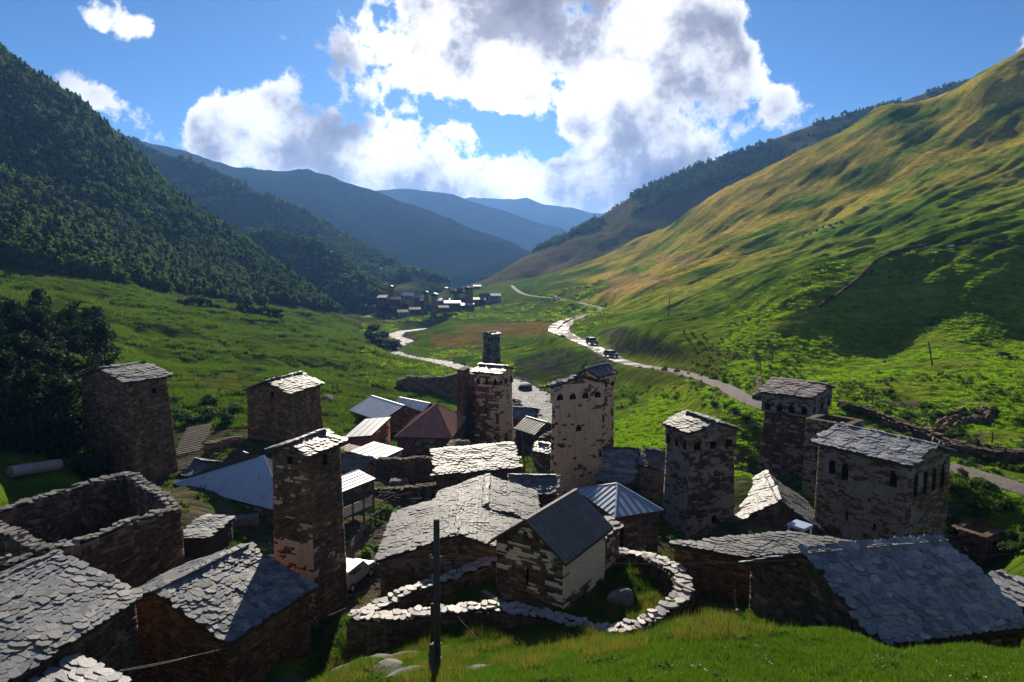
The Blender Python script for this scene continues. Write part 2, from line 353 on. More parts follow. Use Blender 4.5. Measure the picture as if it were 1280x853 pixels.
# ------------------------------------------------------------------ the ground: one sheet through surveyed points, out to the horizon
GP = [ # (px, py, distance along the view)
 # knoll under the camera and its brow
 (640,853,20),(1000,853,18),(1280,853,17),(1000,792,26),(860,793,29),(750,812,30),(600,806,34.5),(500,806,37),(450,792,40),
 (360,853,35),(450,830,33),(540,853,25),(930,788,27.5),(1500,760,28),
 # dip behind the brow and inside the walled yard
 (950,764,36),(1000,770,34),(870,778,36),(855,782,36.5),(705,764,38.6),(790,735,42),(690,720,44),(560,735,43),(480,757,41),(620,733,42.5),(640,772,38.4),
 (800,702,45),(620,712,46.5),
 # village floor
 (450,760,46),(475,748,46),(440,705,53),(200,850,38),(60,853,32),(-200,853,34),(380,800,42),(620,745,50.5),(860,715,52),(790,690,50),(880,690,56),(1000,690,52),(1131,692,52),(1230,710,56),(1280,712,50),
 (725,623,70),(600,650,62),(540,625,70),(480,640,64),(640,580,90),(540,578,90),(620,573,100),(646,553,112),(560,560,98),(420,600,72),(470,575,88),(400,562,84),
 (330,650,58),(230,660,52),(165,626,63),(360,562,76),(260,575,72),(100,640,52),(0,630,48),(-150,600,50),(945,610,72),(1040,640,66),(830,600,70),(770,600,72),(960,640,60),
 # left bank: meadow up to the wood
 (60,563,65),(0,590,56),(0,480,90),(100,480,95),(-150,480,95),(0,400,140),(0,335,210),(-150,330,220),(100,346,225),(200,366,260),(300,379,300),(410,388,370),(120,410,150),
 (200,440,150),(300,440,170),(300,480,115),(230,520,90),(400,470,150),(420,510,115),(450,430,240),(380,402,300),(480,460,190),(500,482,160),(560,500,142),(480,502,130),(220,400,190),(340,410,230),
 # wooded hillside and its skyline
 (0,75,560),(100,140,560),(200,233,540),(300,303,500),(360,345,450),(410,381,395),(0,200,380),(100,250,380),(200,300,390),(-150,-20,560),(-150,150,380),(300,345,400),
 # river, far meadows, far village
 (665,495,152),(690,515,132),(640,478,172),(600,465,197),(550,452,228),(495,444,258),(500,430,302),(490,420,347),(517,413,388),(430,396,420),(560,410,350),(600,395,420),(600,425,290),(650,440,240),(620,452,212),
 (540,386,468),(500,391,455),(600,376,500),(460,396,450),(560,366,800),(580,368,560),(650,385,440),(640,405,370),(540,368,620),(480,380,620),
 # right bank: bank, road, meadow, slope
 (700,478,168),(700,455,186),(660,462,196),(850,522,100),(800,502,118),(800,556,88),(900,560,80),(940,592,68),(955,509,92),(900,481,112),(840,463,138),(790,455,160),(735,430,206),(712,420,235),(708,405,285),(730,395,315),
 (752,388,340),(735,381,380),(700,374,430),(660,369,490),(645,362,560),(640,357,620),(1190,585,68),(1280,612,62),(1040,537,82),(770,470,160),(750,490,150),
 (800,420,176),(770,405,232),(850,425,160),(1000,500,98),(1100,480,102),(1200,520,85),(1280,560,72),(1200,450,118),(1280,470,104),(1100,425,148),(1000,440,135),(1280,405,148),(1280,345,166),(1100,385,160),(1100,342,177),(1180,380,157),(1180,335,176),(1000,402,150),(1000,362,168),(900,420,160),(850,400,200),(800,381,280),(760,371,350),
 (1280,300,188),(1280,250,270),(1280,150,400),(1280,58,540),(1100,300,270),(1100,220,400),(1100,140,560),(1000,300,330),(1000,240,440),(1000,194,580),(900,340,300),(900,290,430),(900,247,600),(800,350,400),(800,312,560),(800,297,620),(720,333,640),(660,348,690),(1450,100,400),(1450,-50,540),(1450,330,190),(1450,480,100),(1450,620,60),
]
GW = [(-24.6,38.3,-25),(-15.5,35,-25.3),(-12.9,41,-25.3),(-22,44,-24.5),(-19,39,-25.2),(-31,26,-22.5),(-22,24.6,-22.6),(-20,34,-24),(-29,35,-22.5),(-26,30,-22.8),(-17,26,-22.3),(-17,21,-20.5),(-26,20,-20.5),(-36,30,-21),
 (-28,40,-23.5),(-28,44,-24),(-31,50,-24),(-27,47,-24),(-33,47,-23.5),(-24.4,47,-23),(-32,55,-21.5),(-35,46,-20.5),(-30,47,-22),(-9,37,-24),(-10,33,-22),
 (13.3,36.2,-20.2),(16.6,28.8,-18.9),(23.8,30,-18.9),(20.6,37.5,-20.5),(20,31.5,-19.2),(12,30,-18.6),(27,32,-19.4),(27,27.5,-16.6),
 (14.5,26.3,-15.75),(18.5,26.2,-15.75),(22.5,26.4,-15.9),(10.8,26.6,-15.6),(8.5,31,-18.9),(11,41,-21.5),(20,44,-22.3)]
CREST = [(-150,-20,560),(0,75,560),(100,140,560),(200,233,540),(300,303,500),(360,345,450),(1280,58,540),(1100,140,560),(1000,194,580),(900,247,600),(800,297,620),(1450,-50,540)]
pu, pv, pw = [], [], []
for (a, b, Y) in GP:
    d = ray(a, b); pu.append(d.x); pv.append(math.log(Y)); pw.append(d.z)
for (x_, y_, z_) in GW: pu.append(x_ / y_); pv.append(math.log(y_)); pw.append(z_ / y_)
for (a, b, Y) in CREST:
    d = ray(a, b)
    for f, dz in ((1.22, 70), (1.7, 200)):
        pu.append(d.x); pv.append(math.log(Y * f)); pw.append(max((d.z * Y - dz) / (Y * f), -60 / (Y * f)))
for u in np.linspace(-1.3, 1.3, 9):
    for Y, z in ((2, -3.0), (6, -5.6), (2200, -60), (12000, -150)):
        pu.append(u); pv.append(math.log(Y)); pw.append(z / Y)
    if abs(u) > .9:
        for Y, z in ((14, -9), (25, -14), (50, -20), (100, -18), (200, 0 if u < 0 else 8), (400, 75), (560, 150), (800, 60)):
            pu.append(u); pv.append(math.log(Y)); pw.append(z / Y)
pu, pv, pw = map(np.array, (pu, pv, pw))
SU = 2.4
def _k(r2): return np.sqrt(r2 + 0.0064)
_A = _k(((pu[:, None] - pu) * SU) ** 2 + (pv[:, None] - pv) ** 2)
_n = len(pu); _B = np.zeros((_n + 3, _n + 3)); _B[:_n, :_n] = _A + np.eye(_n) * 0.002 * -1; _B[:_n, _n] = 1; _B[:_n, _n + 1] = pu; _B[:_n, _n + 2] = pv
_B[_n:, :_n] = _B[:_n, _n:].T
_W = np.linalg.solve(_B, np.concatenate([pw, np.zeros(3)]))
def h0(x, y):
    x = np.atleast_1d(np.asarray(x, float)); y = np.atleast_1d(np.asarray(y, float)); sh = x.shape
    u = (x / y).ravel(); v = np.log(y).ravel(); out = np.empty(u.size)
    for i in range(0, u.size, 40000):
        a, b = u[i:i + 40000], v[i:i + 40000]
        k = _k(((a[:, None] - pu) * SU) ** 2 + (b[:, None] - pv) ** 2)
        out[i:i + 40000] = k @ _W[:_n] + _W[_n] + _W[_n + 1] * a + _W[_n + 2] * b
    return (out * y.ravel()).reshape(sh)
# tracks and river as centre lines on the ground: (px, py, Y, half width)
def line3(pts, step=1.0):
    q = []
    for (a, b, Y, wd) in pts:
        v = P(a, b, Y); q.append((v.x, v.y, v.z, wd))
    q = np.array(q); s = np.concatenate([[0], np.cumsum(np.hypot(*np.diff(q[:, :2], axis=0).T))])
    n = max(3, int(s[-1] / step)); si = np.linspace(0, s[-1], n); out = np.empty((n, 4))
    for c in range(4):                  # Catmull-Rom through the points
        m = np.gradient(q[:, c], s); i = np.clip(np.searchsorted(s, si) - 1, 0, len(s) - 2)
        hh = s[i + 1] - s[i]; tt = (si - s[i]) / hh
        out[:, c] = (2*tt**3-3*tt**2+1)*q[i, c] + (tt**3-2*tt**2+tt)*hh*m[i] + (-2*tt**3+3*tt**2)*q[i+1, c] + (tt**3-tt**2)*hh*m[i+1]
    return out
ROAD = line3([(1500,690,54,1.9),(1280,611,62,1.7),(1190,584,68,1.6),(1040,537,82,1.6),(955,508,92,1.6),(900,481,112,1.7),(840,463,138,1.8),(790,455,160,1.9),(735,430,206,2.2),(712,420,235,2.4),(708,406,285,2.0),(728,396,315,2.0),(752,388,340,2.0),(735,381,380,1.8),(700,374,430,1.6),(660,369,490,1.5),(645,362,560,1.5),(640,357,620,1.5)], 1.2)
FORD = line3([(703,419,232,1.2),(692,414,252,1.8),(694,407,276,2.0),(706,400,300,1.6),(722,395,318,1.0)], 1.2)
RIVER = line3([(705,540,112,4),(690,514,132,4.0),(668,496,151,4.8),(645,480,170,4.0),(600,465,197,2.8),(550,452,228,3.4),(512,446,250,3.4),(493,440,268,3.0),(498,431,300,3.2),(508,426,318,3.4),(494,420,345,3.6),(500,415,368,4),(520,412,392,3.4),(560,408,430,2)], 1.5)
ALLEY = line3([(330,880,33,1.2),(420,815,39,1.4),(455,775,44,1.5),(458,740,47,1.6),(455,705,53,1.5),(470,660,61,1.4),(520,630,69,1.2)], 1.0)
def near_line(L, x, y):
    best = np.full(x.shape, 1e9); bz = np.zeros(x.shape); bw = np.ones(x.shape)
    m = (x > L[:, 0].min() - 30) & (x < L[:, 0].max() + 30) & (y > L[:, 1].min() - 30) & (y < L[:, 1].max() + 30)
    xs, ys = x[m], y[m]; bb = np.full(xs.shape, 1e9); zz = np.zeros(xs.shape); ww = np.ones(xs.shape)
    for i in range(0, xs.size, 60000):
        d = np.hypot(xs[i:i+60000, None] - L[:, 0], ys[i:i+60000, None] - L[:, 1]); j = d.argmin(1)
        bb[i:i+60000] = d[np.arange(len(j)), j]; zz[i:i+60000] = L[j, 2]; ww[i:i+60000] = L[j, 3]
    best[m] = bb; bz[m] = zz; bw[m] = ww
    return best, bz, bw
def cells(px, py, Y, spec):         # soft patches of land cover: (px, py, rx, ry, Ymin, Ymax)
    m = np.zeros(px.shape)
    for (a, b, rx, ry, y0, y1) in spec:
        d = np.hypot((px - a) / rx, (py - b) / ry)
        m = np.maximum(m, (1 - sstep(d, .75, 1.15)) * (Y > y0) * (Y < y1))
    return m
YARD = [(443,771,37.6),(472,757,39.2),(510,737,40.6),(560,722,42.0),(619,697,44.5),(700,684,46.5),(785,690,45.5),(812,694,44.3),(832,704,42.8),(850,716,41),(856,732,39.2),(847,748,37.8),(828,763,36.8),(805,776,36.0),(770,786,35.2),(737,784,35.2),(700,772,36.4),(655,762,37),(610,758,37.5),(553,762,37.6),(500,769,37.6)]
yard_xy = np.array([P(*p)[:2] for p in YARD])
def in_poly(x, y, poly):
    r = np.zeros(x.shape, bool); n = len(poly)
    for i in range(n):
        x1, y1 = poly[i]; x2, y2 = poly[(i + 1) % n]
        c = ((y1 > y) != (y2 > y)) & (x < (x2 - x1) * (y - y1) / (y2 - y1 + 1e-12) + x1)
        r ^= c
    return r
WOOD_EDGE = np.array([(-400,300),(0,332),(60,343),(130,352),(200,365),(260,372),(330,382),(410,389),(460,392)], float)
def relief(x, y, base):
    u = x / y
    Y = y
    r = 0.35 * fbm(x / 6, y / 6, 4, 1) * sstep(Y, 20, 60) + 0.12 * fbm(x / 1.6, y / 1.6, 3, 2) + 0.9 * fbm(x / 22, y / 22, 3, 4) * sstep(Y, 70, 140)
    # right slope: long folds running up and across, small cattle terraces
    rm = sstep(u, 0.10, 0.24) * sstep(Y, 125, 190) * (1 - sstep(Y, 800, 1100))
    a = (x * 0.52 - y * 0.854); b = (x * 0.854 + y * 0.52)
    f1 = fbm(a / 44 + 0.5 * fbm(b / 90, a / 60, 2, 9), b / 190, 3, 5)
    f2 = 1 - np.abs(fbm(a / 12 + 0.4 * fbm(b / 40, a / 40, 2, 8), b / 75, 3, 6)) * 2
    g = vnoise(x / 70 + 0.3 * vnoise(x / 50, y / 50, 2), y / 240, 11)
    up = sstep(base, 0, 60)
    r = r + rm * (5.6 * f1 * (1 - .6 * up) + 1.9 * f2 * (1 - .55 * up) + 9 * g * up + 0.35 * fbm(a / 3.2, b / 18, 2, 12) + 1.1 * fbm(x / 26, y / 26, 4, 19) * (1 - .5 * up))
    # left bank: gullies down the hillside, hummocky meadow
    lm = sstep(-u, 0.10, 0.22) * sstep(Y, 95, 160) * (1 - sstep(Y, 800, 1100))
    r = r + lm * (2.2 * fbm((x + y) / 45, (x - y) / 26, 4, 14) + 5.0 * fbm(x / 80, y / 60, 3, 15) * sstep(base, -5, 40) + 0.7 * fbm(x / 7, y / 7, 3, 16))
    tuss = sstep(u, .2, .3) * sstep(Y, 60, 80) * (1 - sstep(Y, 170, 200))
    r = r + tuss * (0.28 * np.maximum(0, vnoise(x / 1.7, y / 1.7, 31)) + .25 * fbm(x / 4, y / 4, 2, 32))
    return r
def ground(x, y, full=False):
    x = np.atleast_1d(np.asarray(x, float)); y = np.atleast_1d(np.asarray(y, float))
    b = h0(x, y); z = b + relief(x, y, b)
    dr, rz, rw = near_line(ROAD, x, y); z = np.where(dr < 25, z + (rz - z) * (1 - sstep(dr, rw + .9, rw + 7)), z) - 0.12 * (dr < rw + 1.2)
    df, fz, fw = near_line(FORD, x, y); k = (1 - sstep(df, fw + .8, fw + 5)); k = np.where(df < 25, k, 0) * sstep(dr, rw, rw + 4); z = z + (fz - z) * k - 0.12 * (df < fw + 1)
    dv, vz, vw = near_line(RIVER, x, y); z = np.where(dv < 28, z + (vz - 0.7 - z) * (1 - sstep(dv, vw * .8, vw + 6)), z)
    if full: return z, b, dr / rw, dv - vw, dv
    return z
def gz(x, y): return float(ground(np.array([x]), np.array([y]))[0])

NU, NV = 560, 760
us = np.linspace(-1.12, 1.12, NU); vs = np.linspace(math.log(2.5), math.log(12000), NV)
# finer rows where the photograph looks closely
vs = np.interp(np.linspace(0, 1, NV), [0, .06, .80, .95, 1], [math.log(2.5), math.log(14), math.log(330), math.log(760), math.log(12000)])
UU, VV = np.meshgrid(us, vs); YY = np.exp(VV); XX = UU * YY
ZZ, BB, DR, DV, DVR = ground(XX, YY, True)
tp = np.stack([XX, YY, ZZ], -1)
PX, PY = proj(XX, YY, ZZ)
def lerp3(a, b, m): return a + (b - a) * m[..., None]
n1 = fbm(XX / 9, YY / 9, 4, 21); n2 = fbm(XX / 35, YY / 35, 4, 22); n3 = fbm(XX / 2.2, YY / 2.2, 3, 23)
g0, g1, g2 = np.array((.050, .098, .011)), np.array((.098, .165, .016)), np.array((.120, .135, .026))
C = lerp3(np.broadcast_to(g0, XX.shape + (3,)), g1, sstep(n1 + n2 * .6 + n3 * .5, -.45, .5))
C = lerp3(C, g2, sstep(n2 + n1 * .5, .12, .6) * .7)
farm = sstep(YY, 185, 400) * sstep(UU + n2 * .05, 0.04, 0.16)
C = lerp3(C, np.array((.26, .195, .040)), farm * .85 * sstep(n2 + fbm(XX / 90, YY / 60, 3, 25), -.5, .35))      # upper slope drier and yellow-brown, colour lifted to make up for weak sunlight
C = lerp3(C, np.array((.135, .195, .022)), sstep(UU, .14, .28) * (1 - sstep(YY, 160, 185)) * sstep(YY, 58, 72) * .8)                              # grazed meadow, its strong sun painted in as brighter green
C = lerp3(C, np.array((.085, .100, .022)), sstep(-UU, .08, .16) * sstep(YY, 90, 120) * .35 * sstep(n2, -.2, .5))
brown = cells(PX + n2 * 30, PY + n1 * 6, YY, [(560,428,62,11,225,420),(640,412,70,9,240,460),(690,402,40,7,240,460),(500,468,55,7,150,230),(560,462,40,6,150,230)])
C = lerp3(C, np.array((.155, .112, .040)), brown * .85)
C = lerp3(C, np.array((.21, .15, .06)), cells(PX + n2 * 25, PY + n1 * 5, YY, [(760,362,50,9,250,700),(800,350,45,9,250,700),(850,325,30,7,250,700)]) * .8)
C = lerp3(C, np.array((.060, .095, .016)), cells(PX, PY, YY, [(720,358,40,5,300,700)]) * .8)
shale = cells(PX + n1 * 14, PY + n2 * 12, YY, [(775,425,28,16,150,240),(805,435,24,14,140,220),(830,445,22,10,130,200),(700,455,45,18,150,235),(660,462,30,14,150,230),(745,452,40,13,140,215)])
shale *= sstep(n1 + n3, -.55, .05)
C = lerp3(C, np.array((.034, .032, .033)), shale * .92)
C = lerp3(C, np.array((.045, .055, .018)), cells(PX + n1 * 12, PY, YY, [(850,470,90,13,95,150),(700,470,50,8,140,200),(880,445,60,14,110,180),(960,480,40,9,90,130)]) * .65)
edge = np.interp(PX, WOOD_EDGE[:, 0], WOOD_EDGE[:, 1])
woodm = (PX < 470) * (YY > 195) * sstep(edge + n2 * 8 - PY, -2, 8) * (UU < 0)
C = lerp3(C, np.array((.022, .036, .012)), woodm * .9)
dal, _, alw = near_line(ALLEY, XX, YY)
C = lerp3(C, np.array((.105, .092, .078)), (1 - sstep(dal + n3 * 1.2, alw * .8, alw * 1.6)) * .9)
vil = ((PX > 170) & (PX < 1230) & (YY > 42) & (YY < 92) & (ZZ < -18)) * ~in_poly(XX, YY, yard_xy)
C = lerp3(C, np.array((.090, .078, .062)), vil * .9 * sstep(n1 + n3 * .6, -.55, .05))
C = lerp3(C, np.array((.13, .12, .105)), (1 - sstep(DR, 1.0, 1.7)) * 1.0)
C = lerp3(C, np.array((.10, .095, .09)), (1 - sstep(DV + n3, .3, 2.2)) * .9)
C = lerp3(C, np.array((.16, .15, .14)), cells(PX + n3 * 12, PY + n3 * 5, YY, [(470,838,45,10,22,40),(520,815,35,7,22,40)]) * sstep(n3 + n1, -.2, .15) * .8)
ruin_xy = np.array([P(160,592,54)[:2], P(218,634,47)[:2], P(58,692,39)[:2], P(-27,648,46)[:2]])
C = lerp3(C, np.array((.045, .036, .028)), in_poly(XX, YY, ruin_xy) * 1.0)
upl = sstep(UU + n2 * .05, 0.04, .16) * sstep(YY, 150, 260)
C = C * (1 + .75 * upl * sstep(n2, -.5, .3))[..., None]  # upper slope colour brightened in place of the sun it lacks
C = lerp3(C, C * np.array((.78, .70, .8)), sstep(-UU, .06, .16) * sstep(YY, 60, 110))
C = lerp3(C, np.array((.085, .065, .042)), cells(PX + n1 * 10, PY + n3 * 3, YY, [(510,388,60,8,400,520),(480,398,40,7,400,500)]) * .7)
C = np.clip(C, .004, 1)
# slopes too steep for turf show soil
gyy = np.gradient(ZZ, axis=0) / np.gradient(YY, axis=0)
C = lerp3(C, np.array((.075, .055, .038)), sstep(-gyy + n3 * .2, .75, 1.1) * (YY > 60) * (YY < 350) * .7)
idx = np.arange(NU * NV).reshape(NV, NU)
Fq = np.stack([idx[:-1, :-1], idx[:-1, 1:], idx[1:, 1:], idx[1:, :-1]], -1).reshape(-1, 4)
m, t = new_mat('ground_cover'); p = geo_pos(t)
att = t.n('ShaderNodeAttribute', attribute_name='cover').outputs['Color']
nf = t.noise(p, 2.3, 7, 0.68); nm = t.noise(p, 0.35, 5, 0.62)
c = t.mix(1.0, att, t.ramp(nf, [(.25, (.55, .58, .55)), (.5, (1, 1, 1)), (.75, (1.45, 1.32, 1.2))]), 'MULTIPLY')
c = t.mix(1.0, c, t.ramp(nm, [(.3, (.62, .68, .62)), (.5, (1, 1, 1)), (.7, (1.35, 1.22, 1.15))]), 'MULTIPLY')
rot = t.n('ShaderNodeMapping', {0: p, 2: (0, 0, R(-31)), 3: (.22, 1.0, .6)}).outputs[0]      # cattle tracks run along the slope
nl = t.noise(rot, .16, 8, .66); ns = t.noise(rot, .75, 6, .65); nk = t.noise(p, .055, 8, .68)
c = t.mix(1.0, c, t.ramp(nl, [(.30, (.74, .79, .74)), (.5, (1, 1, 1)), (.68, (1.25, 1.16, 1.05))]), 'MULTIPLY')
c = t.mix(1.0, c, t.ramp(ns, [(.33, (.74, .79, .74)), (.5, (1, 1, 1)), (.66, (1.24, 1.15, 1.05))]), 'MULTIPLY')
c = t.mix(1.0, c, t.ramp(nk, [(.32, (.62, .68, .6)), (.5, (1, 1, 1)), (.68, (1.3, 1.15, 1.0))]), 'MULTIPLY')
c = t.mix(t.rng(nk, .64, .70, 0, .55), c, (.06, .045, .03))
finish(t, c, 1.0, t.math('ADD', t.math('ADD', t.math('MULTIPLY', nf, .25), nm), t.math('MULTIPLY', t.math('ADD', nl, ns), 1.4)), 0.9, 0.9, spec=0.0)
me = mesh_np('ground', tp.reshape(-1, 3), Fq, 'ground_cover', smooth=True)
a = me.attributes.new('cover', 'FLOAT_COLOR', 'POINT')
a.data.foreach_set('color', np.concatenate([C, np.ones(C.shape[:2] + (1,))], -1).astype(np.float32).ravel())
tag(link('ground', me), 'grassy valley floor and slopes with meadows and bare banks', kind='structure')

def ribbon(name, L, mat, lift, ncross=7, wob=0.35, label=None, crown=0.0, seed=0):
    V = []; n = len(L); d = np.gradient(L[:, :2], axis=0); d /= np.linalg.norm(d, axis=1)[:, None]
    nx, ny = -d[:, 1], d[:, 0]
    wl = L[:, 3] * (1 + wob * fbm(np.arange(n) / 9., np.zeros(n), 3, seed)); wr = L[:, 3] * (1 + wob * fbm(np.arange(n) / 9., np.ones(n) * 7, 3, seed))
    for k in range(ncross):
        s = -1 + 2 * k / (ncross - 1); ww = np.where(s < 0, wl, wr) * s
        x = L[:, 0] + nx * ww; y = L[:, 1] + ny * ww
        z = L[:, 2] + lift - crown * s * s + 0.05 * fbm(x, y, 2, 40 + seed)
        V.append(np.stack([x, y, z], -1))
    V = np.stack(V, 1).reshape(-1, 3); ix = np.arange(n * ncross).reshape(n, ncross)
    F = np.stack([ix[:-1, :-1], ix[1:, :-1], ix[1:, 1:], ix[:-1, 1:]], -1).reshape(-1, 4)
    me = mesh_np(name, V, F, mat, smooth=True)
    bm = bmesh.new(); bm.from_mesh(me)
    if sum(f.normal.z for f in bm.faces) < 0: bmesh.ops.reverse_faces(bm, faces=bm.faces)
    bm.to_mesh(me); bm.free()
    return tag(link(name, me), label, kind='structure')
m, t = new_mat('gravel_road'); p = geo_pos(t)
n = t.noise(p, 1.1, 6, .65); nn = t.noise(p, 6, 5, .65)
c = t.mix(t.rng(n, .35, .65), (.22, .19, .16), (.14, .12, .10)); c = t.mix(t.rng(nn, .3, .6, .5, 0), c, (.15, .13, .11))
yy_ = t.n('ShaderNodeSeparateXYZ', {0: p}).outputs[1]
wet = t.math('MULTIPLY', t.rng(t.noise(p, .22, 4, .6), .46, .58, 0, 1, True), t.math('MULTIPLY', t.rng(yy_, 135, 170), t.rng(yy_, 330, 280)))
finish(t, c, t.rng(wet, 0, 1, .95, .45), t.math('ADD', n, nn), .9, .15, spec=.18)
m, t = new_mat('river_water'); p = geo_pos(t)
st = t.n('ShaderNodeVectorMath', {0: p, 1: (1, .6, 1)}, operation='MULTIPLY').outputs[0]
n = t.noise(st, .9, 7, .7); nn = t.noise(st, 2.8, 6, .7)
c = t.mix(t.rng(t.math('ADD', n, t.math('MULTIPLY', nn, .6)), .70, .95, 0, 1, True), (.030, .036, .042), (.42, .43, .45))
finish(t, c, .6, t.math('ADD', n, nn), 1.0, 1.2, spec=.06)
ribbon('road', ROAD, 'gravel_road', 0.0, 7, .3, 'pale gravel road winding up the valley', .05, 1)
ribbon('ford', FORD, 'gravel_road', 0.02, 5, .4, 'second braid of the wet gravel track', .05, 2)
ribbon('river', RIVER, 'river_water', -0.25, 9, .35, 'white mountain river between grassy banks', 0, 3)

# ------------------------------------------------------------------ far hills: surfaces spanned between a skyline and a foot line
def hill(name, rows, mat, label, amp=8, nu=240, nvr=22, seed=0, scale=120, back=0.25):
    pxs = np.linspace(rows[0][0][0], rows[0][-1][0], nu)
    pts = []
    for r in rows:
        r = np.array(r, float)
        yy = np.interp(pxs, r[:, 0], r[:, 1]); dd = np.interp(pxs, r[:, 0], r[:, 2])
        kk = np.ones(5) / 5; yy = np.convolve(np.pad(yy, 2, 'edge'), kk, 'valid')
        pts.append(np.array([P(a, b, c)[:] for a, b, c in zip(pxs, yy, dd)]))
    bk = pts[0].copy(); bk[:, :2] *= (1 + back); bk[:, 2] = bk[:, 2] - 0.35 * (bk[:, 2] + 60) - 10
    bk2 = bk.copy(); bk2[:, :2] *= (1 + back); bk2[:, 2] = -90
    ft = pts[-1].copy(); ft[:, :2] *= .97; ft[:, 2] -= 30
    pts = [bk2, bk] + pts + [ft]
    V = []
    for i in range(len(pts) - 1):
        for k in range(nvr):
            f = k / nvr; V.append(pts[i] * (1 - f) + pts[i + 1] * f)
    V.append(pts[-1]); V = np.array(V)
    s = np.linspace(-2, len(pts) - 3, V.shape[0])
    damp = sstep(np.abs(s), 0, .55)[:, None] * .85 + .15
    nz = 1 - 2.2 * np.abs(fbm(V[..., 0] / scale, V[..., 1] / scale * .55, 5, seed))
    V[..., 2] += amp * (nz - .4) * damp + amp * .12 * fbm(V[..., 0] / scale * 6, V[..., 1] / scale * 6, 3, seed + 1)
    ix = np.arange(V.shape[0] * nu).reshape(V.shape[0], nu)
    F = np.stack([ix[:-1, :-1], ix[1:, :-1], ix[1:, 1:], ix[:-1, 1:]], -1).reshape(-1, 4)
    tag(link(name, mesh_np(name, V.reshape(-1, 3), F, mat, smooth=True)), label, kind='structure')
    return V
def hill_mat(name, a, b, cgrass, gl=.55, sc_=.012, bump=1.0):
    m, t = new_mat(name); p = geo_pos(t)
    n = t.noise(p, sc_, 6, .6); n2 = t.noise(p, sc_ * 14, 5, .65)
    c = t.mix(t.rng(n2, .35, .65), a, b)
    c = t.mix(t.rng(n, gl, gl + .1, 0, .85, True), c, cgrass)
    finish(t, c, 1.0, n2, bump, 4.0, spec=0.0)
hill_mat('hill_wooded', (.018, .030, .011), (.036, .054, .016), (.12, .14, .03), .50)
hill_mat('hill_mixed', (.009, .018, .009), (.018, .029, .011), (.040, .052, .018), .60, .006)
hill_mat('hill_grassy', (.070, .075, .022), (.115, .100, .032), (.15, .105, .04), .5, .01, .5)
hillA = hill('hill', [[(210,262,690),(290,290,660),(345,298,640),(400,311,620),(450,346,590),(484,374,560)], [(210,330,560),(290,350,550),(345,362,545),(400,376,535),(450,384,520),(484,381,515)]], 'hill_wooded', 'dark wooded spur behind the near hillside', 5, seed=51, scale=70)
hillB = hill('hill', [[(90,140,1200),(165,177,1150),(220,197,1080),(330,245,1000),(400,279,950),(450,311,900),(500,334,870),(530,345,850),(562,362,800)], [(90,300,900),(165,320,850),(220,330,800),(330,372,720),(400,384,690),(450,388,660),(500,380,650),(530,372,660),(562,367,680)]], 'hill_wooded', 'wooded hill falling to the far village with sunlit grassy edge', 16, seed=53, scale=150)
hillC = hill('mountain', [[(90,160,2300),(160,174,2200),(230,189,2100),(290,207,2050),(350,214,2000),(385,212,1950),(430,228,1900),(480,243,1850),(540,266,1780),(600,290,1700),(640,302,1650),(672,322,1560)], [(90,250,1500),(160,262,1450),(230,275,1400),(290,300,1350),(350,330,1300),(385,345,1260),(430,355,1220),(480,360,1180),(540,364,1150),(600,362,1130),(640,358,1130),(672,352,1140)]], 'hill_mixed', 'blue wooded mountain ridge behind the far village', 34, seed=57, scale=260)
hillD = hill('mountain', [[(400,232,3200),(470,239,3150),(500,237,3100),(520,238,3050),(560,243,3000),(600,255,2950),(640,267,2900),(680,281,2850),(715,291,2800),(750,305,2750)], [(400,290,2300),(470,300,2300),(500,310,2300),(520,318,2300),(560,330,2250),(600,340,2250),(640,345,2200),(680,350,2200),(715,352,2200),(750,352,2200)]], 'hill_mixed', 'hazy blue mountain ridge farther up the valley', 45, seed=61, scale=420)
hillE = hill('mountain', [[(540,256,4600),(590,247,4500),(640,249,4450),(660,248,4400),(680,257,4350),(715,261,4300),(735,266,4300),(760,268,4300),(800,283,4200),(850,292,4200)], [(540,300,3500),(590,310,3500),(640,315,3500),(660,318,3500),(680,320,3500),(715,325,3500),(735,328,3500),(760,330,3500),(800,335,3500),(850,340,3500)]], 'hill_mixed', 'palest farthest mountain ridge under the low cloud', 60, seed=67, scale=600)
hillF = hill('hill', [[(560,366,880),(600,353,900),(640,331,930),(695,300,960),(755,269,980),(805,236,1000),(865,210,1010),(940,184,1020),(1035,150,1040),(1095,136,1050),(1180,110,1080),(1300,80,1100)], [(560,372,700),(600,366,700),(640,357,720),(695,340,740),(755,330,760),(805,310,780),(865,285,800),(940,250,820),(1035,215,840),(1095,190,850),(1180,170,860),(1300,140,880)]], 'hill_grassy', 'brown grassy hill with wooded skyline behind the sunlit slope', 12, seed=71, scale=130)
# ------------------------------------------------------------------ slates, stones, roof sheets
def slate_variant(seed):
    r = random.Random(seed); n = r.choice((5, 6, 7, 8)); pts = []
    for k in range(n):
        a = 2 * math.pi * (k + r.uniform(-.28, .28)) / n + .4
        ca, sa = math.cos(a), math.sin(a); q = max(abs(ca), abs(sa)); e = r.uniform(.43, .56) / (q ** .9)
        pts.append((ca * e, sa * e))
    V = [(x, y, 0) for x, y in pts] + [(x * .96, y * .96, 1) for x, y in pts]
    F = [tuple(range(n, 2 * n))] + [(k, (k + 1) % n, n + (k + 1) % n, n + k) for k in range(n)] + [tuple(range(n))[::-1]]
    return np.array(V, float), F
SLV = [slate_variant(100 + k) for k in range(12)]
SLM = {}
def slate_mesh(k, mat):
    if (k, mat) not in SLM: SLM[(k, mat)] = mesh_np('slate', SLV[k][0], SLV[k][1], mat)
    return SLM[(k, mat)]
